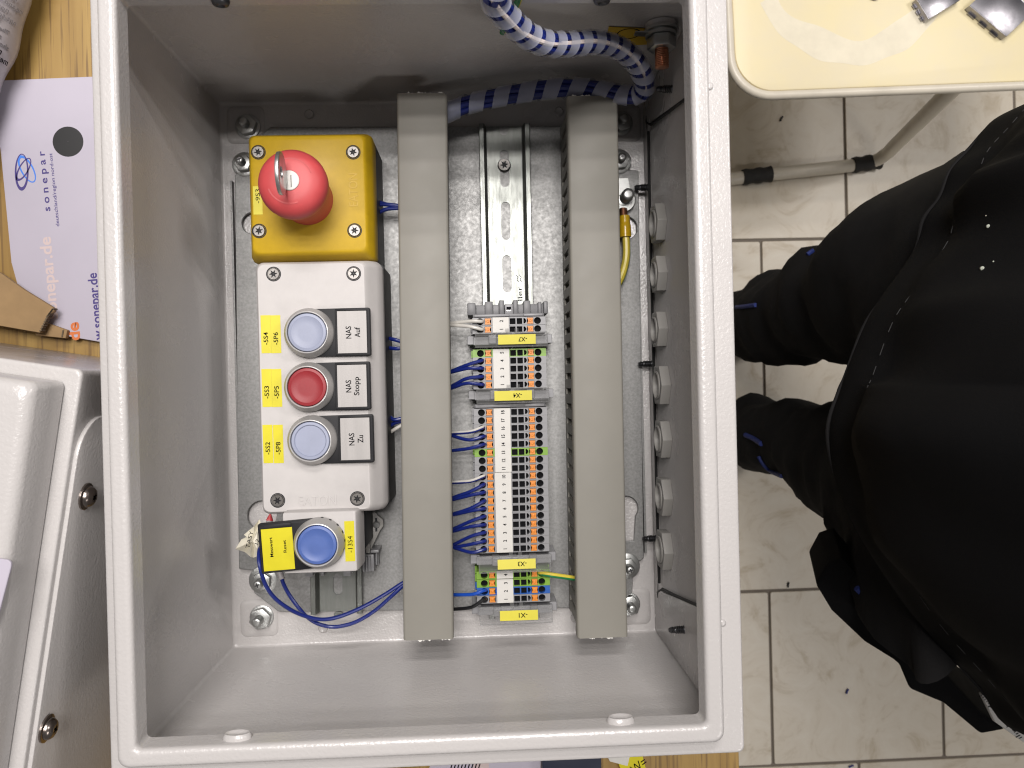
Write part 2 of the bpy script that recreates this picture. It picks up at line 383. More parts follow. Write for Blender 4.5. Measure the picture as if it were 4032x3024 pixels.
# ---- mounting plate
PZ = 7.0
op = [(584, 274), (1318, 272), (1330, 300), (1334, 366), (1379, 368), (1391, 1204), (1385, 1211), (1368, 1211), (1366, 1280), (1330, 1312), (603, 1322), (549, 1281), (548, 1232), (516, 1229), (507, 378), (512, 374), (548, 372), (556, 300)]
op = [D(u, v, PZ) for u, v in op]
def key(u, v, r, wd, ln):
    x, y = D(u, v, PZ); out = [(x + r * math.sin(t), y + r * math.cos(t)) for t in [R(-130 + 260 * i / 14) for i in range(15)]]
    return out + [(x + wd, y - ln), (x - wd, y - ln)]
x1, y1 = D(546, 482, PZ); x2, y2 = D(566, 1113, PZ); x3, y3 = D(1352, 492, PZ)
holes = [key(1352, 1098, 8.6, 5.2, 23), ngon(7.4, 22, x1, y1), ngon(10.0, 24, x2, y2), ngon(8.0, 22, x3, y3)]
mp = thing('mounting_plate', 'grainy galvanised steel mounting plate with notched corners inside the enclosure', 'mounting plate', (0, 0, 5))
MB().plate(op, holes, 5, PZ).build('sheet', GALV, mp, bev=.4, seg=1)
xl = D(509, 800, PZ)[0]
MB().box(xl - .6, xl + .8, D(510, 1215, 7)[1], D(510, 390, 7)[1], 2.2, 6.8).build('folded_edge', GALV, mp)
xr = D(1386, 800, PZ)[0]
MB().box(xr - .8, xr + .6, D(1385, 1195, 7)[1], D(1385, 385, 7)[1], 2.2, 6.8).build('folded_edge', GALV, mp)

# ---- bolts
def thread(r, z0, z1, dome=True):
    pr = [(r, z0)]; z = z0
    while z < z1 - 1.2: pr += [(r, z + .15), (r * .88, z + .55), (r, z + .95)]; z += 1.0
    return pr + ([(r * .8, z1 - .2), (r * .45, z1)] if dome else [(r * .9, z1)])
def bolt(u, v, z, lab, rw=9, rn=6.9, rs=3.0, hs=16, cross=False, tilt=0, ang=0):
    x, y = D(u, v, z)
    t = thing('bolt', lab, 'bolt', (x, y, z), 'zinc bolts holding the mounting plate')
    MB().lathe([(rs + .2, z), (rw, z), (rw, z + 1.2), (rw - .5, z + 1.5), (rs + .2, z + 1.5)], 28, x, y).build('washer', ZINC, t)
    MB(TZ(x, y, z + 1.5, ang)).prism(ngon(rn, 6), 0, 5.0).build('nut', ZINC, t, bev=.6)
    MB().lathe(thread(rs, z, z + hs), 18, x, y).build('stud', ZINC, t, ang=60)
    if cross: MB(TZ(x, y, z + hs, 20)).box(-1.6, 1.6, -.4, .4, -.3, .12).box(-.4, .4, -1.6, 1.6, -.3, .10).build('cross_slot', DARKST, t)
    return t
bolt(536, 274, 2.7, 'corner stud with nut, in the dim corner near the yellow box', 8.6, 7.4, 3.1, 14, ang=12)
bolt(529, 356, 6, 'plate bolt half hidden behind the yellow box edge', 8.4, 6.2, 2.8, 14, True, ang=5)
bolt(569, 1252, 6, 'plate bolt with wide washer beside the looped dark blue wires', 9.6, 6.8, 3.1, 16, True, ang=25)
bolt(566, 1332, 2.7, 'bare corner stud with nut in the bright lower corner beside the looped wires', 8.2, 7.6, 3.2, 15, ang=15)
bolt(1341, 267, 2.7, 'corner stud peeking out behind the shaded top of the slotted duct', 8.4, 7.2, 3.0, 14, ang=20)
bolt(1337, 350, 6, 'plate bolt above the earth bolt, half behind the duct', 8.6, 6.6, 2.9, 14, True, ang=10)
bolt(1354, 1222, 6, 'plate bolt below the keyhole slot, half behind the duct', 9.0, 6.6, 3.0, 15, True, ang=8)
bolt(1358, 1304, 2.7, 'corner stud with nut in the lower corner by the lock nuts', 8.0, 7.4, 3.1, 15, ang=14)
eb = bolt(1347, 432, 6, 'tall earth bolt clamping the ring lug with a yellow sleeve', 8.4, 7.6, 4.1, 19, ang=18)
eb['group'] = 'earth bolts'

# ================================================================ DIN rails
def din_rail(name, lab, u, v0, v1, zb, slots, uoff=0):
    xa, ya = D(u[0], v0, zb + 7.5); xb, yb = D(u[1], v1, zb + 7.5)
    cx = (xa + xb) / 2; ang = math.degrees(math.atan2(xa - xb, -(ya - yb))); L2 = (ya - yb) / 2; cy = (ya + yb) / 2
    ang = math.degrees(math.atan2(xb - xa, ya - yb))
    t = thing(name, lab, 'DIN rail', (cx, cy, zb), 'DIN rails on the mounting plate')
    T = TZ(cx, cy, zb, ang)
    hs = []
    for a, b in slots:
        y0 = D(u[0], a, zb)[1] - cy; y1 = D(u[0], b, zb)[1] - cy
        y0, y1 = min(y0, L2 + 4), max(y1, -L2 - 4)
        if y0 > L2 - .5: hs.append(('top', y1))
        else: hs.append((y0, y1))
    out = [(-12.3, -L2), (12.3, -L2)]
    tops = [h for h in hs if h[0] == 'top']
    if tops: out += [(12.3, L2), (3.1, L2)] + [(3.1 * math.cos(R(-180 * i / 8)), tops[0][1] + 3.1 + 3.1 * math.sin(R(-180 * i / 8))) for i in range(9)] + [(-3.1, L2), (-12.3, L2)]
    else: out += [(12.3, L2), (-12.3, L2)]
    b = MB(T).plate(out, [slot(0, (y0 + y1) / 2, 6.2, abs(y0 - y1)) for y0, y1 in hs if y0 != 'top'], .1, 1.1)
    lip = [(12, 1.08), (12.5, 1.25), (12.9, 1.8), (13.5, 6.2), (13.9, 7.1), (14.3, 7.55), (17.1, 7.55), (17.45, 7.2), (17.5, 6.0), (16.7, 6.0), (16.6, 6.6), (14.6, 6.5), (14.2, 2), (13.4, .5), (12, .12)]
    for s in (-1, 1):
        b.loft([[(s * x, yy, z) for x, z in lip] for yy in (-L2 - .3, L2 + .3)])
    b.build('rail', RAILM, t)
    return t, T
dr, TD = din_rail('din_rail', 'long shiny slotted DIN rail carrying the terminal blocks', (1089, 1112), 267, 1335, PZ,
              [(250, 293), (325, 405), (437, 519), (552, 632), (664, 744), (1240, 1320)])
def screw_head(b, r=3.9, h=1.6):
    star = []
    for i in range(12): star.append(((.70 if i % 2 == 0 else .30) * r * math.cos(2 * math.pi * i / 12), (.70 if i % 2 == 0 else .30) * r * math.sin(2 * math.pi * i / 12)))
    b.plate(ngon(r * .86, 24), [star], h - .7, h); b.lathe([(r, 0), (r, h * .35), (r * .955, h * .7), (r * .86, h)], 24, c1=False); b.lathe([(r * .8, 0), (r * .8, h - .72)], 16)
    return b
rx, ry = D(1089, 357, PZ + 2)
rs_ = screw_head(MB(TZ(rx, ry, PZ + 1.1, 10)), 4.6, 2.6).build('rail_screw', STEEL, dr)
MB().lathe([(2.9, PZ + 2.9), (2.9, PZ + 3.05), (.1, PZ + 3.05)], 12, rx, ry, c1=False).build('drive_recess_shade', BLK, rs_)  # black disc paints in the shade at the bottom of the drive
text('ller', *D(1123, 634, 8.2), PZ + 1.12, 10, 3.4, 92, INK, dr, ext=.02)
for j in range(3): pass
bx, by = D(1119, 601, 8.2)
zz = [(-2.4, -1.5), (-1.2, -.3), (.6, -1.1), (2.4, .2)]
b = MB(TZ(bx, by, PZ + 1.12, 90))
for dy in (-1.1, 1.1):
    for (a, c), (d, e) in zip(zz, zz[1:]):
        q = Vector((d - a, e - c, 0)).normalized().cross(Vector((0, 0, 1))) * .22
        b.add([(a + q.x, c + q.y + dy, .02), (a - q.x, c - q.y + dy, .02), (d - q.x, e - q.y + dy, .02), (d + q.x, e + q.y + dy, .02)], [(0, 1, 2, 3)])
b.build('stamped_mark', INK, dr)
din_rail('din_rail', 'short DIN rail stub below the blue button unit', (724, 727), 1085, 1326, PZ, [(1120, 1190), (1238, 1284), (1321, 1345)])

# ================================================================ cable ducts
def duct(lab, ul, ur, v0, v1, zt, fside):
    (xa, y0), (xb, _) = D(ul[0], v0[0], zt), D(ur[0], v0[0], zt); (xc, y1), (xd, _) = D(ul[1], v0[1], zt), D(ur[1], v0[1], zt)
    wd = ((xb - xa) + (xd - xc)) / 2; cx = (xa + xb + xc + xd) / 4; cy = (y0 + y1) / 2; L2 = (y0 - y1) / 2
    ang = math.degrees(math.atan2(((xc + xd) - (xa + xb)) / 2, y0 - y1))
    t = thing('cable_duct', lab, 'cable duct', (cx, cy, PZ), 'grey slotted cable ducts')
    T = TZ(cx, cy, 0, ang); h = wd / 2
    sec = [(-h, zt - 9), (-h, zt - 1.6), (-h + .5, zt - .5), (-h + 1.6, zt), (h - 1.6, zt), (h - .5, zt - .5), (h, zt - 1.6), (h, zt - 9),
           (h - 1.4, zt - 9), (h - 1.4, zt - 2), (-h + 1.4, zt - 2), (-h + 1.4, zt - 9)]
    random.seed(int(cx) + 3); loops = []
    for yy in (L2, -L2): loops.append([(x, yy + random.uniform(-.35, .35), z) for x, z in sec])
    MB(T).loft(loops).build('cover', DUCT, t, ang=50)
    bb = MB(T)
    for s in (1, -1):                     # torn saw burrs at the cut ends
        for k in range(9):
            x = random.uniform(-h + 1, h - 1); l = random.uniform(.3, 1.3); ww = random.uniform(.4, 1.8)
            bb.add([(x - ww, s * L2, zt - .3), (x + ww, s * L2, zt - .3), (x + random.uniform(-.5, .5), s * (L2 + l), zt - .2 + random.uniform(0, .5)), (x, s * L2, zt - 1.2)], [(0, 1, 2), (0, 2, 3), (1, 3, 2), (0, 3, 1)])
    bb.build('saw_burr', LABW, t)
    L3 = L2 - 1.5
    ch = MB(T).box(-h + 1.6, h - 1.6, -L3, L3, PZ + .1, PZ + 1.6)
    for s in (-1, 1):
        ch.box(*sorted((s * (h - 1.6), s * (h - 2.8))), -L3, L3, PZ + .1, PZ + 7); ch.box(*sorted((s * (h - 1.5), s * (h - 2.7))), -L3, L3, zt - 10.4, zt - 8.6)
    ch.build('channel', DUCT, t)
    n = int(2 * L3 / 10); org = ORIG[t.name]
    fm = {}
    for s in (-1, 1):
        m0 = MB(Matrix.Translation(org)).box(*sorted((s * (h - 1.55), s * (h - 2.75))), -3.0, 3.0, 6.5, zt - 10 - PZ).mesh('finger', DUCT, org); fm[s] = m0
    for s in (-1, 1):
        for i in range(n):
            o = bpy.data.objects.new('finger', fm[s]); col.objects.link(o); o.parent = t
            yy = -L3 + 5 + i * (2 * L3 - 10) / (n - 1)
            p = T @ Vector((0, yy, PZ)) - org
            o.location = p * .001; o.rotation_euler.z = R(ang); ORIG[o.name] = org
    return t, T, L2, h
ZD = 67
duct1 = duct('grey cable duct between the push button boxes and the terminal strip', (857, 871), (965, 980), (202, 1384), None, ZD, 1)
duct2 = duct('grey cable duct beside the lock nuts, with slots facing the terminals', (1226, 1247), (1334, 1357), (208, 1379), None, ZD, -1)

# ================================================================ emergency stop box
LZ = 70.0
def sbox(t, x0, x1, y0, y1, zt, lidmat, basemat):
    MB().loft([[(a, b, z) for a, b in rrect(x0 + d, x1 - d, y0 + d, y1 - d, r, 4)] for d, z, r in ((.6, PZ + .3, 3), (0, PZ + 1, 3), (0, zt - 26, 3))]).build('base', basemat, t, ang=50)
    lid = [(0, zt - 27, 3), (-.1, zt - 14, 3), (.4, zt - 9.5, 3.5), (2.6, zt - 3.0, 4), (3.6, zt - .8, 4.2), (4.6, zt, 4)]
    return MB().loft([[(a, b, z) for a, b in rrect(x0 + d, x1 - d, y0 + d, y1 - d, r, 5)] for d, z, r in lid])
xa, ya = D(535, 290, LZ); xb, yb = D(789, 541, LZ)
EX0, EX1, EY1, EY0 = xa - 2.5, xb + 4.6, ya + 2.5, yb - 4.6
es = thing('emergency_stop_box', 'yellow box with a red keyed emergency stop button', 'emergency stop', ((EX0 + EX1) / 2, (EY0 + EY1) / 2, PZ))
sbox(es, EX0, EX1, EY0, EY1, LZ, YEL, DKB).build('lid', YEL, es, ang=40)
def lidscrew(t, u, v, zt, a):
    x, y = D(u, v, zt)
    MB().lathe([(4.5, zt - .2), (4.5, zt + .03), (3.9, zt + .05), (3.9, zt - .1)], 24, x, y).build('screw_recess_shade', BLK, t)  # black ring on the lid stands for the shaded gap round the head
    sc_ = screw_head(MB(TZ(x, y, zt - .6, a)), 3.85, 1.5).build('screw', STEEL, t)
    MB().lathe([(2.8, zt + .15), (2.8, zt + .24), (.1, zt + .24)], 12, x, y, c1=False).build('drive_recess_shade', BLK, sc_)  # shade inside the star drive, put in as a black disc
for i, (u, v) in enumerate(((558, 329), (763, 329), (560, 499), (766, 498))): lidscrew(es, u, v, LZ, 10 + 35 * i)
# embossed maker's word
Te = text('EATON', *D(763, 410, LZ), LZ + .02, 20, 5.4, 90, YEL, es, 'embossed_lettering', ext=.16)
lx, ly = D(557, 433, LZ)
lb = MB(TZ(lx, ly, LZ)).box(-2.75, 2.75, -8.6, 8.6, .02, .16).build('label_sticker', LABY, es)
text('-9S3', *D(557, 424, LZ), LZ + .2, 8.6, 2.7, 90, INK, lb)
cx, cy = D(664, 431, LZ)
eb_ = MB().lathe([(15.6, 0), (15.6, 3), (16.0, 9), (16.6, 20), (17.2, 31)], 40, cx, cy, LZ + .05).build('button_collar', RED, es, ang=40)
mush = MB().lathe([(14, 28), (18.0, 30), (19.2, 33), (19.4, 37), (18.8, 40.5), (17.0, 43.6), (14.2, 45.4), (10, 46.3), (5.7, 46.6), (5.6, 46.3)], 48, cx, cy, LZ).build('mushroom_head', RED, es, ang=40)
for s0, e0 in ((200, 290), (20, 110)):
    pts = [(cx + r_ * math.cos(R(a)), cy + r_ * math.sin(R(a))) for r_, rng in ((12.9, range(s0, e0 + 1, 10)), (11.3, range(e0, s0 - 1, -10))) for a in rng]
    MB().loft([[(x, y, LZ + 45.75 + dz) for x, y in pts] for dz in (-.5, .12)]).build('turn_arrow', RED2, mush)
lk = MB().lathe([(5.5, 45), (5.5, 47.0), (5.1, 47.3), (.1, 47.3)], 32, cx, cy, LZ, c1=False).build('lock_cylinder', LABW, es)
MB().box(cx + .9, cx + 1.3, cy - 3.8, cy + 2.8, LZ + 46.9, LZ + 47.36).build('key_slot', INK, lk)
kz = LZ + 47.3
ky = thing('key', 'small silver key standing in the lock of the red stop button', 'key', (cx, cy, kz))
TK = axes((cx - 1.5, cy + .5, kz), (0, 1, 0), (0, 0, 1), (1, 0, 0))
MB(TK).plate([(11.5 * math.cos(R(t)), 12.5 + 9.5 * math.sin(R(t))) for t in range(0, 360, 12)], [[(3.2 * math.cos(R(t)), 15 + 3.2 * math.sin(R(t))) for t in range(0, 360, 24)]], -1.0, 1.0).build('bow', ZINC, ky, bev=.3)
MB(TK).box(-2.6, 2.6, -5, 4.2, -.7, .7).build('blade', ZINC, ky)

# ================================================================ three button box
WZ = 74.0
xa, ya = D(556, 572, WZ); xb, yb = D(800, 1099, WZ)
x0_, x1_, y1_, y0_ = xa - 3, xb + 5.0, ya + 3, yb - 4
x1_ = D(838, 830, 40)[0]; y0_ = yb - 3; 
st = thing('push_button_box', 'white box with three push buttons between the yellow box and the blue button', 'push button station', ((x0_ + x1_) / 2, (y0_ + y1_) / 2, PZ))
MB().loft([[(a, b, z) for a, b in rrect(x0_ + d, x1_ - d, y0_ + d, y1_ - d, r, 4)] for d, z, r in ((.6, PZ + .3, 3), (0, PZ + 1, 3), (0, WZ - 26, 3))]).build('base', DKB, st, ang=50)
def lidloops(x0, x1, y0, y1, zt, ch):
    out = []
    for d, e, z, r in ((0, 0, zt - 27, 5), (-.1, 0, zt - 16, 5), (.3, ch * .35, zt - 10, 5), (1.2, ch * .8, zt - 4, 4.5), (2.2, ch * .97, zt - .9, 4.2), (3.0, ch + .6, zt, 4)):
        out.append([(a, b, z) for a, b in rrect(x0 + d, x1 - e, y0 + d, y1 - d, r, 5)])
    return out
MB().loft(lidloops(x0_, x1_, y0_, y1_, WZ, x1_ - xb - .5)).build('lid', WHP, st, ang=40)
for i, (u, v) in enumerate(((591, 592), (764, 591), (600, 1081), (772, 1077))): lidscrew(st, u, v, WZ, 25 * i + 5)
text('EATON', *D(686, 1081, WZ), WZ + .05, 22.6, 6.0, 0, WHP, st, 'embossed_lettering', ext=.4)
def push_button(t, bx, by, z, capm, ring=False):
    b = MB().lathe([(14.9, 0), (14.9, 3.2), (14.6, 4.6), (12.7, 8.9), (12.55, 9.3)], 48, bx, by, z, c1=False).build('push_button', SATIN, t, ang=30)
    MB().lathe([(12.6, 9.1), (12.5, 9.7), (12.1, 9.9), (11.8, 9.6), (11.75, 6)], 48, bx, by, z, c0=False, c1=False).build('front_ring', CHROME, b, ang=30)
    pr = [(11.45, 3), (11.45, 8.1), (11.1, 8.7), (9.6, 9.0), (9.2, 8.75), (5, 8.75), (.1, 8.75)] if not ring else [(11.45, 3), (11.45, 8.3), (11.0, 9.0), (9.6, 9.1), (9.0, 8.2), (5, 8.2), (.1, 8.2)]
    MB().lathe(pr, 40, bx, by, z, c1=False).build('cap', capm, b, ang=40)
    return b
for (bu, bv, capm, lab, l1, l2, su, s1, s2, ringd) in (
        (664, 718, CAPW, None, 'NAS', 'Auf', 755, '-5S4', '-5P6', False), (664, 836, CAPR, None, 'NAS', 'Stopp', 757, '-5S3', '-5P5', False), (671, 952, CAPW, None, 'NAS', 'Zu', 760, '-5S2', '-5P8', True)):
    bx, by = D(bu, bv, WZ + 8.5)
    lp = MB().plate([(bx + 3, by - 14.4)] + [(bx + a, by + b) for a, b in rrect(33, 36.6, -14.6, 14.6, 1.2, 3)[:8]] + [(bx + 3, by + 14.4)] + [(bx + 15 * math.cos(R(t)), by + 15 * math.sin(R(t))) for t in range(100, 261, 20)], [], WZ + .05, WZ + 2.6).build('legend_plate', BLK, st, bev=.5)
    fr = MB().plate([(bx + a, by + b) for a, b in rrect(15.6, 36.3, -14.3, 14.3, 1, 3)], [[(bx + a, by + b) for a, b in rrect(16.6, 34.5, -12.9, 12.9, .4, 2)]], WZ + 2.4, WZ + 3.5).build('frame', BLK, lp, bev=.3)
    MB().box(bx + 16.8, bx + 34.3, by - 12.7, by + 12.7, WZ + 2.5, WZ + 2.95).build('insert', ALU, lp)
    push_button(st, bx, by, WZ + .6, capm, ringd)
    text(l1, bx + 23.4, by - .2, WZ + 3.0, 7.4, 3.4, 90, INK, lp, off=.012)
    text(l2, bx + 28.7, by - .2, WZ + 3.0, {'Auf': 6.2, 'Stopp': 11.2, 'Zu': 4.6}[l2], 4.2 if l2 == 'Stopp' else 3.4, 90, INK, lp, off=.012)
for uu, v0, v1, tt in ((573.5, 681, 763, '-5S4'), (595, 681, 763, '-5P6'), (575.5, 797, 879, '-5S3'), (597, 797, 879, '-5P5'), (578.5, 944, 1000, '-5S2'), (601, 944, 1000, '-5P8')):
    if v0 == 944: v0, v1 = 944, 1000
    x, ya_ = D(uu, v0, WZ); _, yb_ = D(uu, v1, WZ); yc = (ya_ + yb_) / 2; hh = (ya_ - yb_) / 2
    if tt in ('-5S2', '-5P8'): yc = D(uu, 959, WZ)[1]; hh = 11.6
    s = MB(TZ(x, yc, WZ, .3)).box(-2.95, 2.95, -hh, hh, .02, .18).build('label_sticker', LABY, st)
    text(tt, x - .1, yc - 2.6, WZ + .22, 7.6, 2.8, 90, INK, s, off=.012)

# ================================================================ blue reset button unit
RZ = 84.0
Zf = Zm(880, 1950, 2.765)
x0, y0 = D(*Zf(648, 198), RZ); x1, y1 = D(*Zf(1440, 822), RZ)
rs = thing('reset_button_unit', 'white snap-on unit with a blue push button and yellow legend', 'push button unit', ((x0 + x1) / 2, (y0 + y1) / 2, PZ + 7))
MB().loft([[(a, b, z) for a, b in rrect(x0 - d, x1 + e, y1 - d, y0 + d, r, 3)] for d, e, z, r in ((.6, 2.2, RZ - 24, 1.5), (.6, 2.0, RZ - 12, 1.5), (.4, 1.4, RZ - 2.2, 1.2), (.2, 0.6, RZ - .3, 1), (0, 0, RZ, .8))]).build('housing', WHP, rs, ang=40)
MB().box(x0 + 3, x1 - 6, y1 + 4, y0 - 3, 14.6, RZ - 24.1).build('rail_foot', GREYD, rs, bev=.6)
bx, by = D(*Zf(1020, 540), RZ + 9)
lp = MB(TZ(bx, by, 0, 3)).plate([(-3, 14.6), (-34.2, 14.2), (-35.0, 13.4), (-34.6, -14.6), (-33.8, -15.4), (-3, -14.6)] + [(15 * math.cos(R(t)), 15 * math.sin(R(t))) for t in range(-80, 81, 20)], [], RZ + .05, RZ + 4).build('legend_plate', BLK, rs, bev=.5)
MB(TZ(bx, by, 0, 3)).box(-33.0, -14.9, -13.8, 10.9, RZ + 3.9, RZ + 4.5).build('insert', LABY, lp)
MB(TZ(bx, by, 0, 3)).plate([(-34.3, -14.9), (-15.2, -14.4), (-15.2, -13.9), (-33.3, -13.9), (-33.3, 11.1), (-15.2, 11.1), (-15.2, 13.6), (-34.4, 13.6)], [], RZ + 3.9, RZ + 5).build('frame', BLK, lp, bev=.25)
push_button(rs, bx, by, RZ + .8, CAPB)
text('Messwert', *D(*Zf(520, 565), RZ + 4.5), RZ + 4.6, 11.6, 1.9, 93, INK, lp, off=.012)
text('Reset', *D(*Zf(667, 555), RZ + 4.5), RZ + 4.6, 7.4, 1.8, 93, INK, lp, off=.012)
lx, ly = D(*Zf(1375, 500), RZ)
s = MB(TZ(lx, ly, RZ, .5)).box(-2.9, 2.9, -12, 12, .03, .18).build('label_sticker', LABY, rs)
text('-13S4', lx + .2, ly - 1.8, RZ + .22, 9.8, 2.9, 90, INK, s)
for a, b, c, d in ((900, 980, 830, 880), (1060, 1100, 830, 870), (1310, 1390, 820, 870)):
    xa, ya = D(*Zf(a, c), 40); xb, yb = D(*Zf(b, d), 40); MB().box(xa, xb, yb, ya, 30, 42).build('clip_lug', GREY, rs, bev=.4)
MB().box(*[f for f in (D(*Zf(1500, 180), 50)[0], D(*Zf(1545, 180), 50)[0])], D(*Zf(1500, 570), 50)[1], D(*Zf(1500, 180), 50)[1], 16, 52).build('black_spacer', BLK, rs, bev=.5)
# grey bracket with keyhole wing and rail clamp beside the unit
wing = [(1545, 170), (1640, 172), (1675, 215), (1735, 262), (1742, 330), (1700, 395), (1590, 625), (1545, 600)]
wb = thing('mounting_wing', 'pale grey plastic wing with a cross-shaped hole beside the blue button unit', 'bracket', (*D(*Zf(1650, 330), 20), PZ))
hx, hy = D(*Zf(1663, 322), 16)
cr = [(3.3 * math.cos(R(t)) * (1 if abs(math.sin(R(2 * t))) > .5 else 1), 3.3 * math.sin(R(t))) for t in range(0, 360, 18)]
MB().plate([D(*Zf(a, b), 16) for a, b in wing], [[(hx + a * .72, hy + b * .72) for a, b in cr]], 13.2, 16).build('wing_sheet', NUTP, wb, bev=.5)
MB(TZ(hx, hy, 0)).box(-.7, .7, 2.2, 4.6, 15, 16.06).box(-.7, .7, -4.6, -2.2, 15, 16.06).build('slot_mark', DKB, wb)
xa, ya = D(*Zf(1545, 170), 18); xb, yb = D(*Zf(1590, 625), 18)
MB().box(xa, xa + 2.6, yb, ya, PZ + .3, 20).build('spine', NUTP, wb, bev=.4)
cl = thing('rail_clamp', 'small grey plastic rail clamp beside the blue button unit', 'rail clamp', (*D(*Zf(1590, 710), 22), PZ))
for a, b, c, d, zt in ((1508, 1540, 650, 828, 26), (1540, 1640, 648, 828, 22), (1600, 1690, 598, 625, 24), (1640, 1690, 600, 760, 14), (1655, 1675, 620, 762, 18)):
    xa, ya = D(*Zf(a, c), zt); xb, yb = D(*Zf(b, d), zt); MB().box(xa, xb, yb, ya, PZ + .2 + random.uniform(0, .1), zt).build('clamp_body', GREY, cl, bev=.4)
for k in range(3):
    xa, ya = D(*Zf(1525 + 32 * k, 660), 23); MB().box(xa, xa + .8, ya - 10, ya, 20, 26.6 - k).build('rib', GREY, cl)

# ================================================================ terminal blocks
TZT = 44.0
def tx(v, z=TZT):                # strip centre line
    return D(1099 + (v - 660) * .0167, v, z)[0]
def term_meshes(m):
    o = (0, 0, 0)
    holes = [ngon(2.28, 18, -18.9, 0), rrect(-15.9, -11.7, -2.1, 2.1, .2, 1), rrect(.4, 4.2, -2.05, 1.75, .2, 1), rrect(5.0, 8.6, -2.05, 1.75, .2, 1),
             [(9.4, -1.6), (10.2, -1.7), (11.2, -.5), (11.2, .5), (10.2, 1.7), (9.4, 1.6)], rrect(11.7, 15.9, -2.1, 2.1, .2, 1), ngon(2.3, 18, 18.5, 0)]
    h = MB().plate(rrect(-23.8, 23.8, -2.56, 2.56, .25, 1), holes, TZT - 7, TZT)
    h.box(-23.6, 23.6, -2.5, 2.5, 15.2, TZT - 7.05); h.box(-25.0, -23.7, -2.4, 2.4, 14, TZT - 16); h.box(23.7, 24.6, -2.4, 2.4, 14, TZT - 14)
    H = h.mesh('housing', m, o)
    c = MB().box(-22, 22, -2.35, 2.35, TZT - 7.03, TZT - 6.4).box(.5, 4.1, -1.95, 1.65, TZT - 6.5, TZT - 1.6).box(5.1, 8.5, -1.95, 1.65, TZT - 6.5, TZT - 1.6)
    for xc in (-18.9, 18.5): c.lathe([(2.15, TZT - 6.5), (2.15, TZT - 3.2)], 14, xc, 0)
    c.box(9.6, 11.0, -.45, .45, TZT - 6.5, TZT - 1.5)
    c = c.mesh('hole_shade_fill', VOID, o)  # black filler paints in the darkness of the wire and bridge holes
    lv = []
    for s, xc in ((1, -13.8), (-1, 13.8)):
        T = TZ(xc, 0, 0, 0 if s > 0 else 180)
        b = MB(T).plate([(-1.9, -1.9), (1.9, -1.9), (1.9, -1.5), (1.35, -.6), (1.35, .6), (1.9, 1.5), (1.9, 1.9), (-1.9, 1.9), (-1.9, 1.1), (-1.6, .6), (-1.6, -.6), (-1.9, -1.1)], [], TZT - 5, TZT + .25)
        b.lathe([(.95, TZT + .2), (.95, TZT + .5), (.65, TZT + .62), (.55, TZT + .3)], 12); b.box(.3, 1.3, .5, .9, TZT + .2, TZT + .45)
        lv.append(b.mesh('release_lever', ORG, o))
    web = MB().box(4.3, 4.9, -2.56, 2.56, TZT - 6, TZT + .35).box(.3, 8.7, 1.85, 2.5, TZT - 3, TZT + .3).mesh('bridge_web', m, o)
    return H, c, lv, web
TM = {k: term_meshes(m) for k, m in (('grey', GREY), ('green', GREEN), ('blue', TBLUE))}
def terminal(v, colr, lab, grp, dz=0):
    y = D(1100, v, TZT)[1]; x = tx(v)
    t = thing('terminal_block', lab, 'terminal block', (x, y, 0), grp); H, c, lv, web = TM[colr]
    for me, n in ((H, 'housing'), (c, 'hole_shade_fill'), (lv[0], 'release_lever'), (lv[1], 'release_lever'), (web, 'bridge_web')):
        o = bpy.data.objects.new(n, me); col.objects.link(o); o.parent = t; ORIG[o.name] = ORIG[t.name]
    return t
strips = {'X7': {2: 693.6, 1: 711.3}, 'X4': {5: 762, 4: 779, 3: 796.2, 2: 813.4, 1: 830.8},
          'X3': {n: 889.8 + (18 - n) * 17.36 for n in range(1, 19)}, 'X1': {4: 1241, 3: 1258.7, 2: 1276, 1: 1293.5}}
words = {'X7': 'two-way strip', 'X4': 'five-way strip', 'X3': 'eighteen-way strip', 'X1': 'four-way strip'}
wired = {'X3': {16: 'a white-blue wire', 15: 'a bowed blue wire', 14: 'a single blue wire', 10: 'a white wire', **{n: 'a blue wire' for n in range(1, 10)}}, 'X4': {n: 'a blue wire' for n in range(1, 5)}, 'X7': {1: 'a white wire', 2: 'a white wire'}, 'X1': {2: 'a light blue wire', 1: 'a black wire'}}
for s, d in strips.items():
    for n, v in d.items():
        c = 'green' if (s, n) in (('X4', 5), ('X3', 13), ('X1', 4), ('X1', 3)) else 'blue' if (s, n) == ('X1', 2) else 'grey'
        wtxt = wired.get(s, {}).get(n)
        terminal(v, c, f"{c} terminal block at number {ORDW[n]} of the {words[s]}" + (f", {wtxt} in it" if wtxt else ", empty"), 'terminal blocks on the long rail')
# marker strips
def marker(s, ns, lab):
    v0, v1 = strips[s][ns[0]], strips[s][ns[-1]]; x = tx((v0 + v1) / 2); ya = D(1090, v0, TZT)[1] + 2.5; yb = D(1090, v1, TZT)[1] - 2.5
    t = thing('marker_strip', lab, 'marker strip', (x - 5.4, (ya + yb) / 2, TZT), 'white numbered marker strips')
    MB().box(x - 10.8, x - .1, yb, ya, TZT + .05, TZT + 1.1).build('strip', LABW, t, bev=.2, seg=1)
    for n in ns:
        y = D(1090, strips[s][n], TZT)[1]
        text(str(n), tx(strips[s][n]) - 5.0 + (0 if n < 10 else -.1), y, TZT + 1.14, None, 2.35, 90, INK, t, 'number', off=.025)
marker('X7', [2, 1], 'white marker strip printed 2 and 1 above the bare rail end')
marker('X4', [5, 4, 3, 2, 1], 'white marker strip printed five down to one')
marker('X3', list(range(18, 10, -1)), 'white marker strip printed eighteen down to eleven')
marker('X3', list(range(10, 0, -1)), 'white marker strip printed ten down to one')
marker('X1', [4], 'short white marker printed 4, partly under a clear cover')
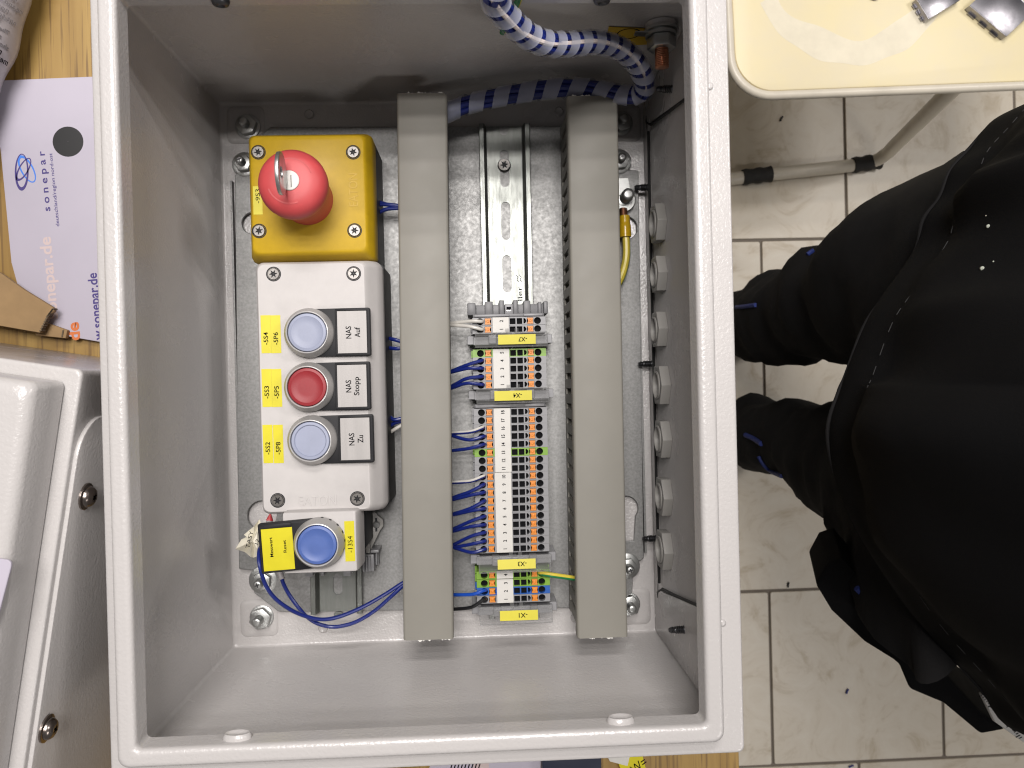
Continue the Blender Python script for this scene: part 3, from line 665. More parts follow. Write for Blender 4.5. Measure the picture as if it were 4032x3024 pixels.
marker('X1', [3, 2, 1], 'white marker strip printed 3 down to 1 between green and grey blocks')
# group marker carriers on end clamps
def carrier(u0, u1, vc, vh, z, txt, lu, tu, lab, tilt=0):
    x0, y = D(u0, vc, z); x1, _ = D(u1, vc, z); hy = abs(D(u0, vc - vh, z)[1] - D(u0, vc + vh, z)[1]) / 2; cx = (x0 + x1) / 2
    t = thing('group_marker', lab, 'group marker', (cx, y, 15), 'clear group markers with yellow labels')
    T = Matrix.Translation((cx, y, z)) @ Matrix.Rotation(R(tilt), 4, 'X'); hw = (x1 - x0) / 2
    MB(T).box(-hw, hw, -hy, hy, -2.2, 0).build('clear_cover', CLEAR, t, bev=.3)
    rb = MB(T)
    for yy in (-hy + .5, -hy + 2.2, hy - 2.2, hy - .5): rb.box(-hw + .3, hw - .3, yy - .3, yy + .3, .05, .7)
    for xx in (-hw + .4, hw - .4): rb.box(xx - .35, xx + .35, -hy + 1, hy - 1, .04, .6)
    for xx in (-2.5, 3.5): rb.box(xx - 1.2, xx + 1.2, hy - .2, hy + 2.2, -3, -.8)
    rb.build('rib', CLEAR, t)
    b = MB().box(cx - 24.5, cx + 24.5, y - 2.7, y + 2.7, 14.5, z - 12); 
    for xx, ww, zt in ((-25.5, 3, z - 14), (25.2, 2.4, z - 15), (-12, 2.4, z - 6), (0, 1.6, z - 5), (12, 2.4, z - 6)): b.box(cx + xx - ww, cx + xx + ww, y - 2.2, y + 3.6, 14.3, zt)
    b.build('clamp', GREY, t, bev=.3, seg=1)
    lx0, _ = D(lu[0], vc, z); lx1, _ = D(lu[1], vc, z); ly = abs(D(u0, vc - 10.5, z)[1] - D(u0, vc + 10.5, z)[1]) / 2
    l = MB(T).box(lx0 - cx, lx1 - cx, -ly, ly, .75, .95).build('label_sticker', LABY, t)
    xx, yy = D(tu, vc, z); text(txt, xx - cx, 0, 1.0, 5.6, 2.9, 180, INK, l, T=T, off=.015)
CZ = 50
carrier(1026, 1183, 735, 16.6, CZ, '-X7', (1076, 1157), 1129, 'clear marker cover with yellow label X7', 2)
carrier(1029, 1186, 856.5, 16.8, CZ, '-X4', (1068, 1149), 1118, 'clear marker cover with yellow label X4', 0)
carrier(1034, 1191, 1221, 18.2, CZ + 3, '-X3', (1075, 1157), 1128, 'clear marker cover with yellow label X3', -8)
carrier(1036, 1194, 1332, 18.6, CZ + 1, '-X1', (1080, 1162), 1130, 'clear marker cover with yellow label X1', -8)
# end covers and end clamp in darker grey
def end_cover(v0, v1, lab):
    y1 = D(1100, v0, TZT)[1]; y0 = D(1100, v1, TZT)[1]; x = tx((v0 + v1) / 2)
    t = thing('end_cover', lab, 'end cover', (x, (y0 + y1) / 2, 15), 'grey terminal end covers')
    MB().box(x - 23.5, x + 23.0, y0, y1, 15.2, TZT - 1.2).build('cover_plate', GREYD, t, bev=.4)
    MB().box(x - 22.5, x + .2, y0 + .3, y1 - .4, TZT - 1.3, TZT + .2).box(x + 9.5, x + 22, y0 + .3, y1 - .4, TZT - 1.3, TZT + .2).build('ridge', GREY, t, bev=.3)
end_cover(677, 684.5, 'grey end cover between the end clamp and the two-way strip')
end_cover(872, 880.5, 'grey end cover under the X4 marker, before the longest strip')
x = tx(662); y1 = D(1100, 652, 36)[1]; y0 = D(1100, 681, 36)[1]
ec = thing('end_clamp', 'grey ribbed end clamp on the bare end of the long rail', 'end clamp', (x, (y0 + y1) / 2, 15))
MB().box(x - 27, x + 25.5, y0, y1 - 1.5, 15.2, 33).build('clamp_body', GREYD, ec, bev=.5)
for a, b_, zt, dy in ((-27, -21.5, 38, .6), (-15.5, -10.2, 37, 1.4), (-6.2, -2.8, 40, 1.8), (3.0, 6.2, 40, 1.8), (10.0, 14.6, 37, 1.6), (19.6, 22, 36, .6), (23.2, 26, 38, .8)):
    MB().box(x + a, x + b_, y0 + .4, y1 + dy - 1.0, 16, zt).build('rib', GREYD, ec, bev=.6)
MB().box(x - 2.4, x + 3.0, y0 + .6, y1 - 1.6, 20, 38).build('clamp_window', GREY, ec, bev=.4)
MB().box(x - 1.3, x + 1.7, y0 + 2.4, y0 + 5.4, 37.4, 38.06).build('square_hole', INK, ec)
MB().box(x - 1.2, x + 1.6, y0 + 2.6, y0 + 3.3, 38.0, 38.2).build('metal_clip', CHROME, ec)

# ================================================================ wires
def wire(pts, m, lab, grp, r=1.15, cat='wire', stripe=None, name='wire', off=(0, 0, 1)):
    if stripe is None:
        b = MB().tube(pts, r, 10); return tag(b.build(name, m, org=pts[0]), lab, cat, grp)
    t = thing(name, lab, cat, pts[0], grp)
    MB().tube(pts, r, 10).build('insulation', m, t)
    MB().tube([Vector(p) + Vector(off) * r * .45 for p in pts], r * .78, 10).build('stripe', stripe, t)
    return t
def tw(zf, pts, zs):
    out = []
    for (a, b), z in zip(pts, zs): out.append(D3(*zf(a, b), z))
    return out
Za, Zb, Zc, Zd, Ze = Zm(1700, 1050, 3.687), Zm(1700, 1450, 3.687), Zm(1700, 1850, 3.687), Zm(1500, 2150, 2.212), Zm(880, 380, 2.44)
WG = 'wires plugged into the terminal blocks'
def termwire(zf, pts, m, lab, **k):
    a, b, c = pts; p0 = (a[0] - 60, a[1] + (a[1] - b[1]) * .15)
    q = tw(zf, [p0, a, b, (c[0] - 25, c[1] + (b[1] - c[1]) * .1), c], (36, 39, 47, 47.2, 43.5)); e = q[-1].copy(); e.z = 39.5; e.x += .5
    return wire(q + [e], m, lab, WG, **k)
termwire(Za, [(280, 822), (560, 792), (735, 795)], WWHT, 'white wire into number two of the two-way strip')
termwire(Za, [(280, 850), (540, 868), (738, 912)], WWHT, 'white wire into number one of the two-way strip')
termwire(Za, [(290, 1515), (520, 1425), (738, 1358)], WBLU, 'dark blue wire into number four of the five-way strip')
termwire(Za, [(290, 1530), (520, 1478), (742, 1474)], WBLU, 'dark blue wire into number three of the five-way strip')
termwire(Zb, [(300, 255), (500, 152), (742, 118)], WBLU, 'dark blue wire into number two of the five-way strip')
termwire(Zb, [(300, 285), (510, 218), (748, 238)], WBLU, 'dark blue wire into number one of the five-way strip')
termwire(Zb, [(300, 945), (560, 925), (752, 860)], WBLU, 'white and dark blue wire at number sixteen', stripe=WWHT, off=(0, .9, .7))
termwire(Zb, [(300, 980), (540, 1040), (768, 985)], WBLU, 'bowed dark blue wire at number fifteen')
termwire(Zb, [(300, 1195), (540, 1165), (768, 1103)], WBLU, 'lone dark blue wire at number fourteen')
termwire(Zc, [(300, 185), (560, 165), (768, 90)], WBLU, 'white wire with a dark blue underside at number ten', stripe=WWHT, off=(0, .75, .8))
for zf, p, n in ((Zc, [(310, 402), (560, 315), (768, 208)], 9), (Zc, [(315, 430), (560, 370), (770, 325)], 8), (Zc, [(315, 640), (560, 560), (775, 448)], 7), (Zc, [(318, 650), (590, 592), (778, 560)], 6),
                 (Zc, [(318, 855), (570, 745), (775, 672)], 5), (Zc, [(320, 890), (560, 825), (778, 795)], 4), (Zc, [(322, 1085), (570, 965), (780, 907)], 3), (Zc, [(325, 1125), (570, 1080), (782, 1033)], 2), (Zc, [(330, 1130), (580, 1198), (785, 1150)], 1)):
    termwire(zf, p, WBLU, f'dark blue wire at number {ORDW[n]} of the eighteen-way strip')
termwire(Zd, [(640, 425), (800, 420), (915, 385)], WLBL, 'light blue wire into the blue terminal block')
termwire(Zd, [(640, 550), (790, 532), (915, 460)], WBLK, 'black wire into the last grey terminal block')
q = tw(Zd, [(1760, 300), (1690, 280), (1500, 252), (1400, 235), (1375, 228)], (40, 43, 47, 45, 39))
wire(q, WYEL, 'green and yellow earth wire under the X3 marker cover', 'earth wires', r=1.5, stripe=WGRN, off=(0, -.9, .55))
BW = 'dark blue wires leaving the button boxes'
for pts, lab in (([(1400, 960), (1440, 985), (1540, 1030), (1690, 1050)], 'upper of three blue wires behind the yellow box'), ([(1400, 1100), (1440, 1085), (1530, 1035), (1690, 1065)], 'middle of three blue wires behind the yellow box'), ([(1400, 1160), (1445, 1145), (1560, 1085), (1690, 1072)], 'lowest of three blue wires behind the yellow box')):
    wire(tw(Ze, pts, (24, 25, 27, 28)), WBLU, lab, BW, r=1.3)
Zg, Zh = Zm(950, 1000, 3.016), Zm(950, 1500, 3.016)
wire(tw(Zg, [(1690, 985), (1740, 1000), (1830, 1020), (1920, 1050)], (24, 26, 28, 28)), WBLU, 'upper blue wire between the white box and the duct, beside the first button', BW, r=1.3)
wire(tw(Zg, [(1690, 1100), (1740, 1112), (1830, 1125), (1920, 1118)], (22, 25, 28, 28)), WBLU, 'lower blue wire between the white box and the duct, beside the first button', BW, r=1.3)
wire(tw(Zh, [(1700, 400), (1755, 420), (1820, 460), (1930, 440)], (24, 27, 29, 29)), WBLU, 'curved blue wire between the white box and the duct, beside the third button', BW, r=1.3)
wire(tw(Zh, [(1700, 540), (1755, 545), (1820, 500), (1930, 470)], (22, 24, 26, 27)), WBLU, 'second blue wire beside the third button, above the white one', BW, r=1.3)
wire(tw(Zh, [(1700, 640), (1755, 618), (1830, 570), (1930, 510)], (22, 25, 28, 28)), WWHT, 'white wire leaving the white box beside the third button', BW, r=1.2)
A = tw(Zf, [(500, 540), (410, 560), (385, 640), (398, 780), (455, 970), (560, 1120), (720, 1240), (880, 1312), (1060, 1352), (1250, 1325), (1500, 1225), (1750, 1085), (1950, 955), (2050, 900)], (50, 58, 66, 70, 68, 64, 58, 52, 48, 45, 43, 40, 38, 36))
wire(A, WBLU, 'dark blue wire looping from behind the yellow legend into the duct', 'looped reset button wires', r=1.25)
B = tw(Zf, [(632, 900), (660, 980), (720, 1090), (810, 1215), (900, 1315), (1010, 1390), (1150, 1430), (1280, 1425), (1450, 1375), (1650, 1255), (1850, 1080), (1950, 990), (2050, 930)], (42, 44, 46, 46, 44, 42, 40, 40, 40, 40, 40, 38, 36))
wl = thing('wire', 'dark blue wire with a grey ferrule hanging in the larger loop', 'wire', B[0], 'looped reset button wires')
MB().tube(B, 1.25, 10).build('insulation', WBLU, wl)
MB().tube([B[0] + (B[0] - B[1]).normalized() * 22 + Vector((0, 0, -4)), B[0] + (B[0] - B[1]).normalized() * 8, B[0], B[0] + (B[1] - B[0]) * .25], lambda t: 2.1 if t < .55 else 1.9, 12).build('ferrule', FERR, wl)
p = D3(*Zf(500, 290), 40); q = D3(*Zf(510, 205), 40)
rw = thing('wire_end', 'grey wire end with a red tip poking out above the black legend holder', 'wire end', p)
MB().tube([p + Vector((-1, -12, -4)), p, p + (q - p) * .25], 2.0, 12).build('sleeve', FERR, rw)
MB().tube([p + (q - p) * .2, p + (q - p) * .6, q], lambda t: 2.4 * (1 - t * .75), 12).build('red_tip', RED, rw)
# crumpled tape flag with handwriting
tp = [(130, 585), (195, 480), (250, 455), (222, 430), (280, 380), (330, 340), (390, 262), (420, 330), (420, 640), (330, 680), (295, 672), (235, 620)]
tf = thing('tape_flag', 'crumpled cream masking tape with handwriting beside the black legend holder', 'tape', (*D(*Zf(300, 500), 52), 52))
random.seed(5); b = MB(); c0 = D3(*Zf(320, 500), 56); V = [c0]; ringp = []
for k, (a, b_) in enumerate(tp): ringp.append(D3(*Zf(a, b_), 50 + random.uniform(-3, 4)))
mid = [c0.lerp(x_, .55) + Vector((0, 0, random.uniform(-3, 3))) for x_ in ringp]
n = len(tp); F = [(0, 1 + i, 1 + (i + 1) % n) for i in range(n)] + [(1 + i, 1 + n + i, 1 + n + (i + 1) % n, 1 + (i + 1) % n) for i in range(n)]
for dz in (0, -.25):
    b.add([x_ + Vector((0, 0, dz)) for x_ in [c0] + mid + ringp], F)
b.build('tape', TAPE, tf, ang=20)
text('TASY', *D(*Zf(285, 480), 58), 58.6, 11, 2.4, 75, INK, tf, 'handwriting')
text('12', *D(*Zf(372, 500), 57), 58.4, 3.2, 2.2, 70, INK, tf, 'handwriting')

# ================================================================ spiral wrapped loom
cp = [((1062, -60), 222), ((1066, -22), 214), ((1070, 6), 205), ((1102, 44), 192), ((1140, 77), 178), ((1184, 94), 166), ((1233, 95), 154), ((1287, 91), 142), ((1337, 104), 128), ((1370, 130), 114), ((1388, 160), 100), ((1393, 185), 86),
      ((1380, 203), 74), ((1337, 204), 66), ((1287, 194), 62), ((1233, 190), 60), ((1178, 193), 58), ((1124, 201), 56), ((1069, 211), 53), ((1015, 224), 50), ((971, 241), 47), ((930, 262), 42)]
cpath = [D3(u, v, z) for (u, v), z in cp]
lo = thing('cable_loom', 'thick loom of dark blue wires in a clear spiral wrap curving into the duct', 'cable loom', cpath[10])
P = smooth_path(cpath, 14)
fr = frames(P); s_ = [0]
for i in range(1, len(P)): s_.append(s_[-1] + (P[i] - P[i - 1]).length)
for k in range(7):
    pts = []
    for i in range(0, len(P), 4):
        t, a, b_ = fr[i]; an = k * math.pi / 3 + s_[i] / 60; rr = 0 if k == 6 else 3.6
        pts.append(P[i] + (a * math.cos(an) + b_ * math.sin(an)) * rr)
    MB().tube(pts, 1.9, 8, 4).build('wire', WBLU, lo)
b = MB(); V = []; F = []
pitch = 11.5; wdt = 7.6; RW = 6.3
step = .45; L = s_[-1]; cur = 0; prev = None; s = 4.0
def at(s):
    import bisect
    i = min(max(bisect.bisect(s_, s) - 1, 0), len(P) - 2); f = (s - s_[i]) / max(1e-6, s_[i + 1] - s_[i])
    t, a, c = fr[i]; t2, a2, c2 = fr[i + 1]
    return P[i].lerp(P[i + 1], f), t.lerp(t2, f).normalized(), a.lerp(a2, f).normalized(), c.lerp(c2, f).normalized()
k = 0; ph_ = 0
while s < L - 2:
    ph_ += -2 * math.pi * step / (10.5 + 5.5 * min(1, max(0, (s / L - .35) / .3))); wdt = 7.4 + 2.8 * min(1, max(0, (s / L - .35) / .3)); an = ph_; ringv = []
    for e in (0, .12, .88, 1):
        off = (e - .5) * wdt; ss = min(max(s + off, 0), L)
        p, t, a, c = at(ss); rr = RW + (.28 if e in (0, 1) else 0)
        ringv.append(p + (a * math.cos(an) + c * math.sin(an)) * rr)
    V += ringv
    if k: F += [(4 * k - 4 + j, 4 * k - 3 + j, 4 * k + 1 + j, 4 * k + j) for j in range(3)]
    k += 1; s += step
b.add(V, F); b.build('spiral_wrap', WRAP, lo, ang=60)
# pale wire running along the loom
pts = []
for i in range(20, int(len(P) * .56), 5):
    t, a, c = fr[i]; to = (CAM - P[i]).normalized(); side = t.cross(to).normalized()
    g = -1.2 + 3.4 * (i / (len(P) * .56)) 
    pts.append(P[i] + to * 6.9 - side * g * .6)
MB().tube(pts, 1.25, 8, 4).build('pale_wire', mat('pale_pink_insulation', (.66, .58, .55), .4), lo)
# earth wire leaving over the rim
wire([D3(1085, 70, 150), D3(1105, 30, 172), D3(1118, 4, 186), D3(1130, -40, 205)], WGRN, 'green and yellow wire end beside the loom at the rim', 'earth wires', r=1.5, stripe=WYEL, off=(.9, 0, .4))

# ---- copper earth stud on the shaded wall
q = DY(1428, 58, 187); gx, gz = q.x, q.z
gs = thing('earth_stud', 'coppery earth stud with steel nut and washers on the shaded wall', 'earth stud', (gx, 187, gz), 'earth bolts')
T = axes((gx, 188.4, gz), (1, 0, 0), (0, 0, 1), (0, -1, 0))
MB(T).lathe([(9.0, 0), (8.4, 1.5), (7.6, 3.0)], 28).build('weld_boss', PAINT, gs)
MB(T).lathe([(4.2, 3.0), (9.6, 3.0), (9.6, 4.6), (4.2, 4.6)], 28).build('washer', ZINC, gs)
MB(T).lathe([(4.2, 5.6), (8.8, 5.6), (8.8, 7.2), (4.2, 7.2)], 28).build('washer', ZINC, gs)
MB(T @ Matrix.Rotation(R(12), 4, 'Z')).prism(ngon(8.2, 6), 7.3, 14.0).build('nut', ZINC, gs, bev=.7)
MB(T).lathe(thread(3.9, 1, 24.5), 20).build('stud', COPPER, gs, ang=60)
lg = thing('cable_lug', 'grey ring lug with a yellow sleeve on the copper earth stud', 'cable lug', (gx - 12, 183, gz), 'ring lugs')
MB(T).plate(ngon(7.6, 20) , [ngon(4.3, 16)], 4.65, 5.5).build('ring', ZINC, lg)
MB(T).plate([(-6, -3.2), (-15, -2.4), (-15, 2.4), (-6, 3.2)], [], 4.66, 5.49).build('tongue', ZINC, lg)
sk = thing('earth_sticker', 'yellow sticker with a ringed symbol behind the loom on the shaded wall', 'sticker', (gx - 24, 187.8, gz), None)
c4 = [DY(1322, 62, 187.9), DY(1368, 68, 187.9), DY(1388, 80, 187.9), DY(1366, 100, 187.9), DY(1336, 84, 187.9)]
c4 = [(p.x, p.z) for p in c4]
TY = axes((0, 188.6, 0), (1, 0, 0), (0, 0, 1), (0, -1, 0))
sx = sum(p[0] for p in c4) / 5; sz = sum(p[1] for p in c4) / 5
MB(TY).plate([(sx - 13, sz + 12), (sx + 13, sz + 9), (sx + 15, sz - 12), (sx - 11, sz - 15)], [], .1, .35).build('film', YEL, sk)
MB(TY).plate(ngon(7, 24, sx, sz + 3), [ngon(6.2, 24, sx, sz + 3)], .36, .42).build('ring_mark', INK, sk)
# ---- earth cable with lug at the plate's earth bolt
ex, ey = D(1347, 432, 14)
el = thing('cable_lug', 'copper-barrelled ring lug with a yellow sleeve beside the keyed duct side', 'cable lug', (ex, ey, 14), 'ring lugs')
el['label'] = 'ring lug with exposed copper and a yellow sleeve under the tall earth bolt'
TL = TZ(ex, ey, 12.8, 182)
MB(TL).plate([(7.8 * math.cos(R(t)), 7.8 * math.sin(R(t))) for t in range(-50, 231, 14)] + [(-4.0, -15), (4.0, -15)], [ngon(4.3, 16)], 0, 1.2).build('ring', ZINC, el)
yl = [D3(1348, 455, 17), D3(1348, 462, 17), D3(1350, 468, 18)]
MB().tube([D3(1346, 452, 15), D3(1347, 470, 16.5)], 2.9, 12, 4).build('barrel', COPPER, el, ang=40)
MB().tube([D3(1349, 467, 18), D3(1350, 488, 18.5), D3(1351, 512, 18.5)], lambda t: 3.6 if t < .45 else 4.1, 16, 6).build('sleeve', mat('yellow_sleeve', (.55, .34, .01), .25, var=(60, .2)), el, ang=50)
wire([D3(1351, 500, 18), D3(1353, 530, 18), D3(1352, 560, 18), D3(1344, 592, 19), D3(1333, 615, 20), D3(1318, 635, 20)], WYEL, 'yellow-green earth cable curving from the yellow sleeve behind the duct', 'earth wires', r=2.5, stripe=WGRN, off=(.8, -.3, -.75))

# ================================================================ second enclosure, folder and litter on the desk
C2 = Vector((-157.8, 1.8, 0)); a2 = -9.8
T2 = TZ(C2.x, C2.y, 0, a2) @ Matrix.Translation((-150, -190.5, 0))
e2 = thing('enclosure', 'closed second grey enclosure standing askew beside the open one', 'electrical enclosure', (-330, -170, 0))
enclosure_shell(W2, H2, DP, T2).build('body', PAINT, e2, ang=50)
MB(T2).loft([[(x, y, z) for x, y in rrect(-W2 + d, W2 - d, -H2 + d, H2 - d, r, 6)] for d, z, r in ((6.5, DP - 10, 3), (6.5, DP + 11, 4), (7.3, DP + 13.6, 5), (9.4, DP + 15.4, 6), (12, DP + 15.8, 8))]).build('door', PAINT, e2, ang=60)
TG = T2 @ axes((W2, 0, 0), (0, 1, 0), (0, 0, 1), (1, 0, 0))
MB(TG).prism(rrect(-172, 168, 22, DP - 14.5, 20, 8), -.2, 2.2).build('gland_plate', PAINT, e2, bev=.7)
def on_wall(u, v):               # ray meets the tilted side wall of the second enclosure
    n = (T2.to_3x3() @ Vector((1, 0, 0))); p0 = T2 @ Vector((W2 + 2.2, 0, 0)); d = ray(u, v); t = (p0 - CAM).dot(n) / d.dot(n); return CAM + d * t
for u, v in ((184, 1072), (99, 1573)):
    p = on_wall(u, v); l = T2.inverted() @ p; T = T2 @ axes((W2 + 2.2, l.y, l.z), (0, 1, 0), (0, 0, 1), (1, 0, 0))
    b = MB(T).lathe([(6.6, 0), (6.6, .9), (5.9, 1.3)], 28); b.lathe([(5.2, 1.2), (5.1, 2.4), (4.0, 4.0), (2.4, 4.7)], 28, c1=False)
    st_ = [((2.4 if i % 2 == 0 else 1.2) * math.cos(2 * math.pi * i / 12), (2.4 if i % 2 == 0 else 1.2) * math.sin(2 * math.pi * i / 12)) for i in range(12)]
    b.plate(ngon(2.5, 20), [st_], 4.0, 4.7); b.lathe([(2.4, 1), (2.4, 3)], 16)
    b.build('torx_screw', mat('bronze_steel', (.30, .26, .235), .25, 1), e2, ang=50)
pp = [(-20, 1202), (22, 1208), (28, 1214), (28, 1222), (-4, 1345), (-30, 1440)]
tag(MB().prism([D(u, v, DP + 16)for u, v in pp][::-1], DP + 16.1, DP + 17.6).build('paper_card', PAPER, org=(*D(10, 1260, DP + 16), DP + 16), bev=.3, seg=1), 'white card lying on the closed enclosure door', 'card')
# printed folder
fp = [(-60, 176), (8, 173), (195, 165), (455, 158), (462, 640), (455, 772), (211, 738), (120, 722), (50, 712), (44, 640), (24, 567), (0, 319), (-60, 240)]
FZ = 5.0
fo = thing('folder', 'white printed folder with a black finger hole and violet lettering', 'folder', (*D(200, 450, FZ), 0))
MB().prism([D(u, v, FZ) for u, v in fp][::-1], .1, FZ).build('board', PAPER, fo, bev=.6)
hx, hy = D(147, 306, FZ)
MB().lathe([(10.3, FZ - 1), (10.3, FZ + .03), (9.8, FZ + .06), (.1, FZ + .05)], 32, hx, hy, c1=False).build('finger_hole', mat('black_hole_disc', (.012, .012, .013), .6), fo)  # flat black disc on the board in place of an opening
def ring_mark(u, v, a, b, th, deg, m, off):
    x, y = D(u, v, FZ); T = TZ(x, y, FZ, deg)
    MB(T).plate([(a * math.cos(R(t)), b * math.sin(R(t))) for t in range(0, 360, 8)], [[((a - th) * math.cos(R(t)) + off, (b - th * .75) * math.sin(R(t))) for t in range(0, 360, 8)]], .04, .08 + (m is VIO) * .03).build('emblem', m, fo)
ring_mark(47, 372, 12.6, 4.6, 1.5, 88, VIO, .9)
ring_mark(58, 365, 10.2, 4.4, 1.4, 116, SKYB, -.6)
ring_mark(51, 366, 8.8, 3.4, 1.2, 60, VIO, .5)
text('s o n e p a r', *D(100, 391, FZ), FZ + .06, 41, 4.6, 94, VIO, fo, off=.016)
text('deutschland/region nord-ost', *D(118, 410, FZ), FZ + .06, 50, 3.1, 94, VIO, fo, off=.006)
text('sonepar.de', *D(109, 600, FZ), FZ + .06, 56, 10.5, 93.5, ORPF, fo, off=.02)
text('w.sonepar.de', *D(209, 662, FZ), FZ + .06, 46, 8.5, 94, VIO, fo, off=.02)
text('de', *D(159, 716, FZ), FZ + .06, 12.4, 8.4, 94, ORP, fo, off=.03)
# cardboard
cb = thing('cardboard_piece', 'torn brown corrugated cardboard flap beside the closed enclosure', 'cardboard', (*D(50, 660, 20), 6), 'cardboard offcuts')
c1 = [(-80, 548), (0, 589), (52, 626), (114, 664), (116, 672), (104, 682), (86, 719), (-80, 690)]
MB().prism([D(u, v, 18) for u, v in c1][::-1], 14.2, 18).build('sheet', CARD, cb, bev=.3, seg=1)
rim = [D(u, v, 17) for u, v in ((116, 668), (104, 684), (87, 719))]
bb = MB()
for i in range(2):
    (xa, ya), (xb, yb) = rim[i], rim[i + 1]
    for k in range(7):
        f = k / 7; x = xa + (xb - xa) * f; y = ya + (yb - ya) * f; bb.T = TZ(x, y, 0, 25 + 20 * (k % 2)); bb.box(-.9, .9, -.45, .45, 13.6 + k % 3 * .4, 18.2)
bb.build('flute', CARDE, cb)
cb2 = thing('cardboard_piece', 'small cardboard tab tucked under the torn flap', 'cardboard', (*D(115, 715, 8), 6), 'cardboard offcuts')
MB().prism([D(u, v, 9) for u, v in ((84, 690), (100, 697), (145, 713), (142, 731), (76, 724))][::-1], 5.2, 9).build('sheet', CARD, cb2, bev=.3, seg=1)
MB().prism([D(u, v, 9) for u, v in ((136, 713), (139, 712), (136, 728), (133, 728))][::-1], 8.9, 9.6).build('folded_edge', CARDE, cb2)
# printed film roll
bg = thing('film_bag', 'rolled clear plastic bag with small grey print on the desk', 'plastic bag', (-330, 160, 0))
a0, a1 = Vector((-262, 343, 31)), Vector((-342, 108, 31)); ax = (a1 - a0).normalized(); sd = ax.cross(Vector((0, 0, 1))).normalized()
random.seed(11)
def bagr(t): return 30.0 + 1.2 * math.sin(t * 17) + .8 * math.sin(t * 41)
MB().tube([a0.lerp(a1, t / 24) for t in range(25)], lambda t: bagr(t) * (1 if .03 < t < .97 else .8), 36, 2).build('film', POLY, bg, ang=60)
def bagtext(s, along, ang0, wd, ht, m):
    V, F, tw_, th = textmesh(s, .01, .01, 2); out = []
    for p in V:
        c = p.x / tw_ * wd / 30.0 + ang0; al = along - p.y / th * ht
        r_ = 31.9 + p.z / .01 * .06
        out.append(a0 + ax * al + sd * (math.cos(c) * r_) * -1 + Vector((0, 0, math.sin(c) * r_)))
    MB().add(out, F).build('lettering', m, bg)
for k, (s, wd, hv) in enumerate((('ration surf', 24, 0), ('Rund', 14, 0), ('For the clearing', 32, 0), ('E75248', 14, 0), ('ing and cleaning', 32, 0), ('not to be', 20, 0), ('The part sur', 26, 0), ('should and', 24, 0), ('ment surface', 30, 1), ('ration', 12, 0), ('is and surface', 30, 0), ('wrap should', 24, 0), ('and clean', 20, 0), ('and surface', 24, 0), ('not be drawing', 28, 0), ('the', 8, 0))):
    for rp_ in (0, 1): bagtext(s, 62 + k * 8.4 + (6 if k > 8 else 0) + rp_ * 4.2, -.25 * rp_ + .72 + .1 * math.sin(k * 2.3), wd, 3.4 if not hv else 4.0, INK if hv else PRINTG)
# things peeking out at the enclosure's lower edge
tag(MB().box(D(1170, 1650, 6)[0], D(1297, 1650, 6)[0], -345, -262, 0, 12).build('navy_box', NAVY, org=(*D(1230, 1655, 6), 0), bev=1), 'dark navy box edge peeking out below the enclosure', 'box')
tpz = thing('label_roll_end', 'yellow label tape with black lettering beside the navy box', 'label tape', (*D(1370, 1652, 4), 0))
MB().prism([D(u, v, 3) for u, v in ((1330, 1634), (1388, 1632), (1402, 1690), (1352, 1690))][::-1], .1, 3).build('tape', LABY, tpz)
text('W=', *D(1380, 1654, 3), 3.06, 12, 6.5, 34, INK, tpz)
tag(MB().prism([D(u, v, 5) for u, v in ((1310, 1630), (1362, 1630), (1356, 1656), (1318, 1646))][::-1], 3.6, 4.2).build('paper_scrap', LABW, org=(*D(1335, 1650, 4), 3)), 'white paper scrap lying on the yellow label tape', 'paper')
ps = thing('printed_leaflet', 'pale leaflet with black and orange print below the enclosure', 'leaflet', (*D(1050, 1660, 1), 0))
MB().prism([D(u, v, 1) for u, v in ((940, 1630), (1168, 1630), (1168, 1720), (900, 1720))][::-1], .05, .9).build('sheet', PAPER, ps)
MB().prism([D(u, v, 1) for u, v in ((1026, 1640), (1056, 1640), (1056, 1720), (1010, 1720))][::-1], .92, 1.0).build('orange_stripe', ORPF, ps)
b = MB()
for k in range(9):
    xx, yy = D(975 + k * 7.5, 1656, 1); b.T = TZ(xx, yy, 0, -18); b.box(-.45, .45, -3.2, 3.2, .92, 1.0)
b.build('print_strokes', INK, ps)

# ================================================================ stool
SZ = -380.0
sp = thing('stool', 'cream stool with a tubular frame beside the work desk', 'stool', (*D(1900, 100, SZ), -OZ))
sx0, _ = D(1583, 100, SZ); _, sy0 = D(1700, 207, SZ)
Ts = TZ(sx0, sy0, SZ, 1.6)
MB(Ts).prism(rrect(4, 420, 5, 400, 46, 10), -14, 0).build('seat', CREAM, sp, bev=2)
MB(Ts).tube([Vector((x, y, -5)) for x, y in rrect(0, 424, 1, 404, 48, 10)] + [Vector((376, 1, -5)), Vector((386, 1, -5))], 5.6, 10, 0).build('edge_tube', CREAMT, sp, ang=60)
b = MB(Ts); x_, y_ = 175, 110
pts = []
for k in range(70):
    a = R(200 + 150 * k / 69); pts.append((150 + 120 * math.cos(a), 150 + 118 * math.sin(a) + 1.5 * math.sin(k * .5)))
inner = [(150 + (98 + 3 * math.sin(k * .31)) * math.cos(R(200 + 150 * k / 69)), 150 + (84 + 6 * math.sin(k * .23)) * math.sin(R(200 + 150 * k / 69))) for k in range(69, -1, -1)]
MB(Ts).plate(pts + inner, [], .02, .12).build('ring_stain', STAIN, sp)
FT = -OZ + 13
leg = [D3(1560, 388, FT), D3(1640, 379, FT), D3(1800, 362, FT), D3(1880, 351, FT), D3(1915, 332, FT + 30)]
top = D3(2085, 165, SZ - 20)
lp_ = leg + [leg[-1].lerp(top, f) for f in (.12, .4, .75, 1)]
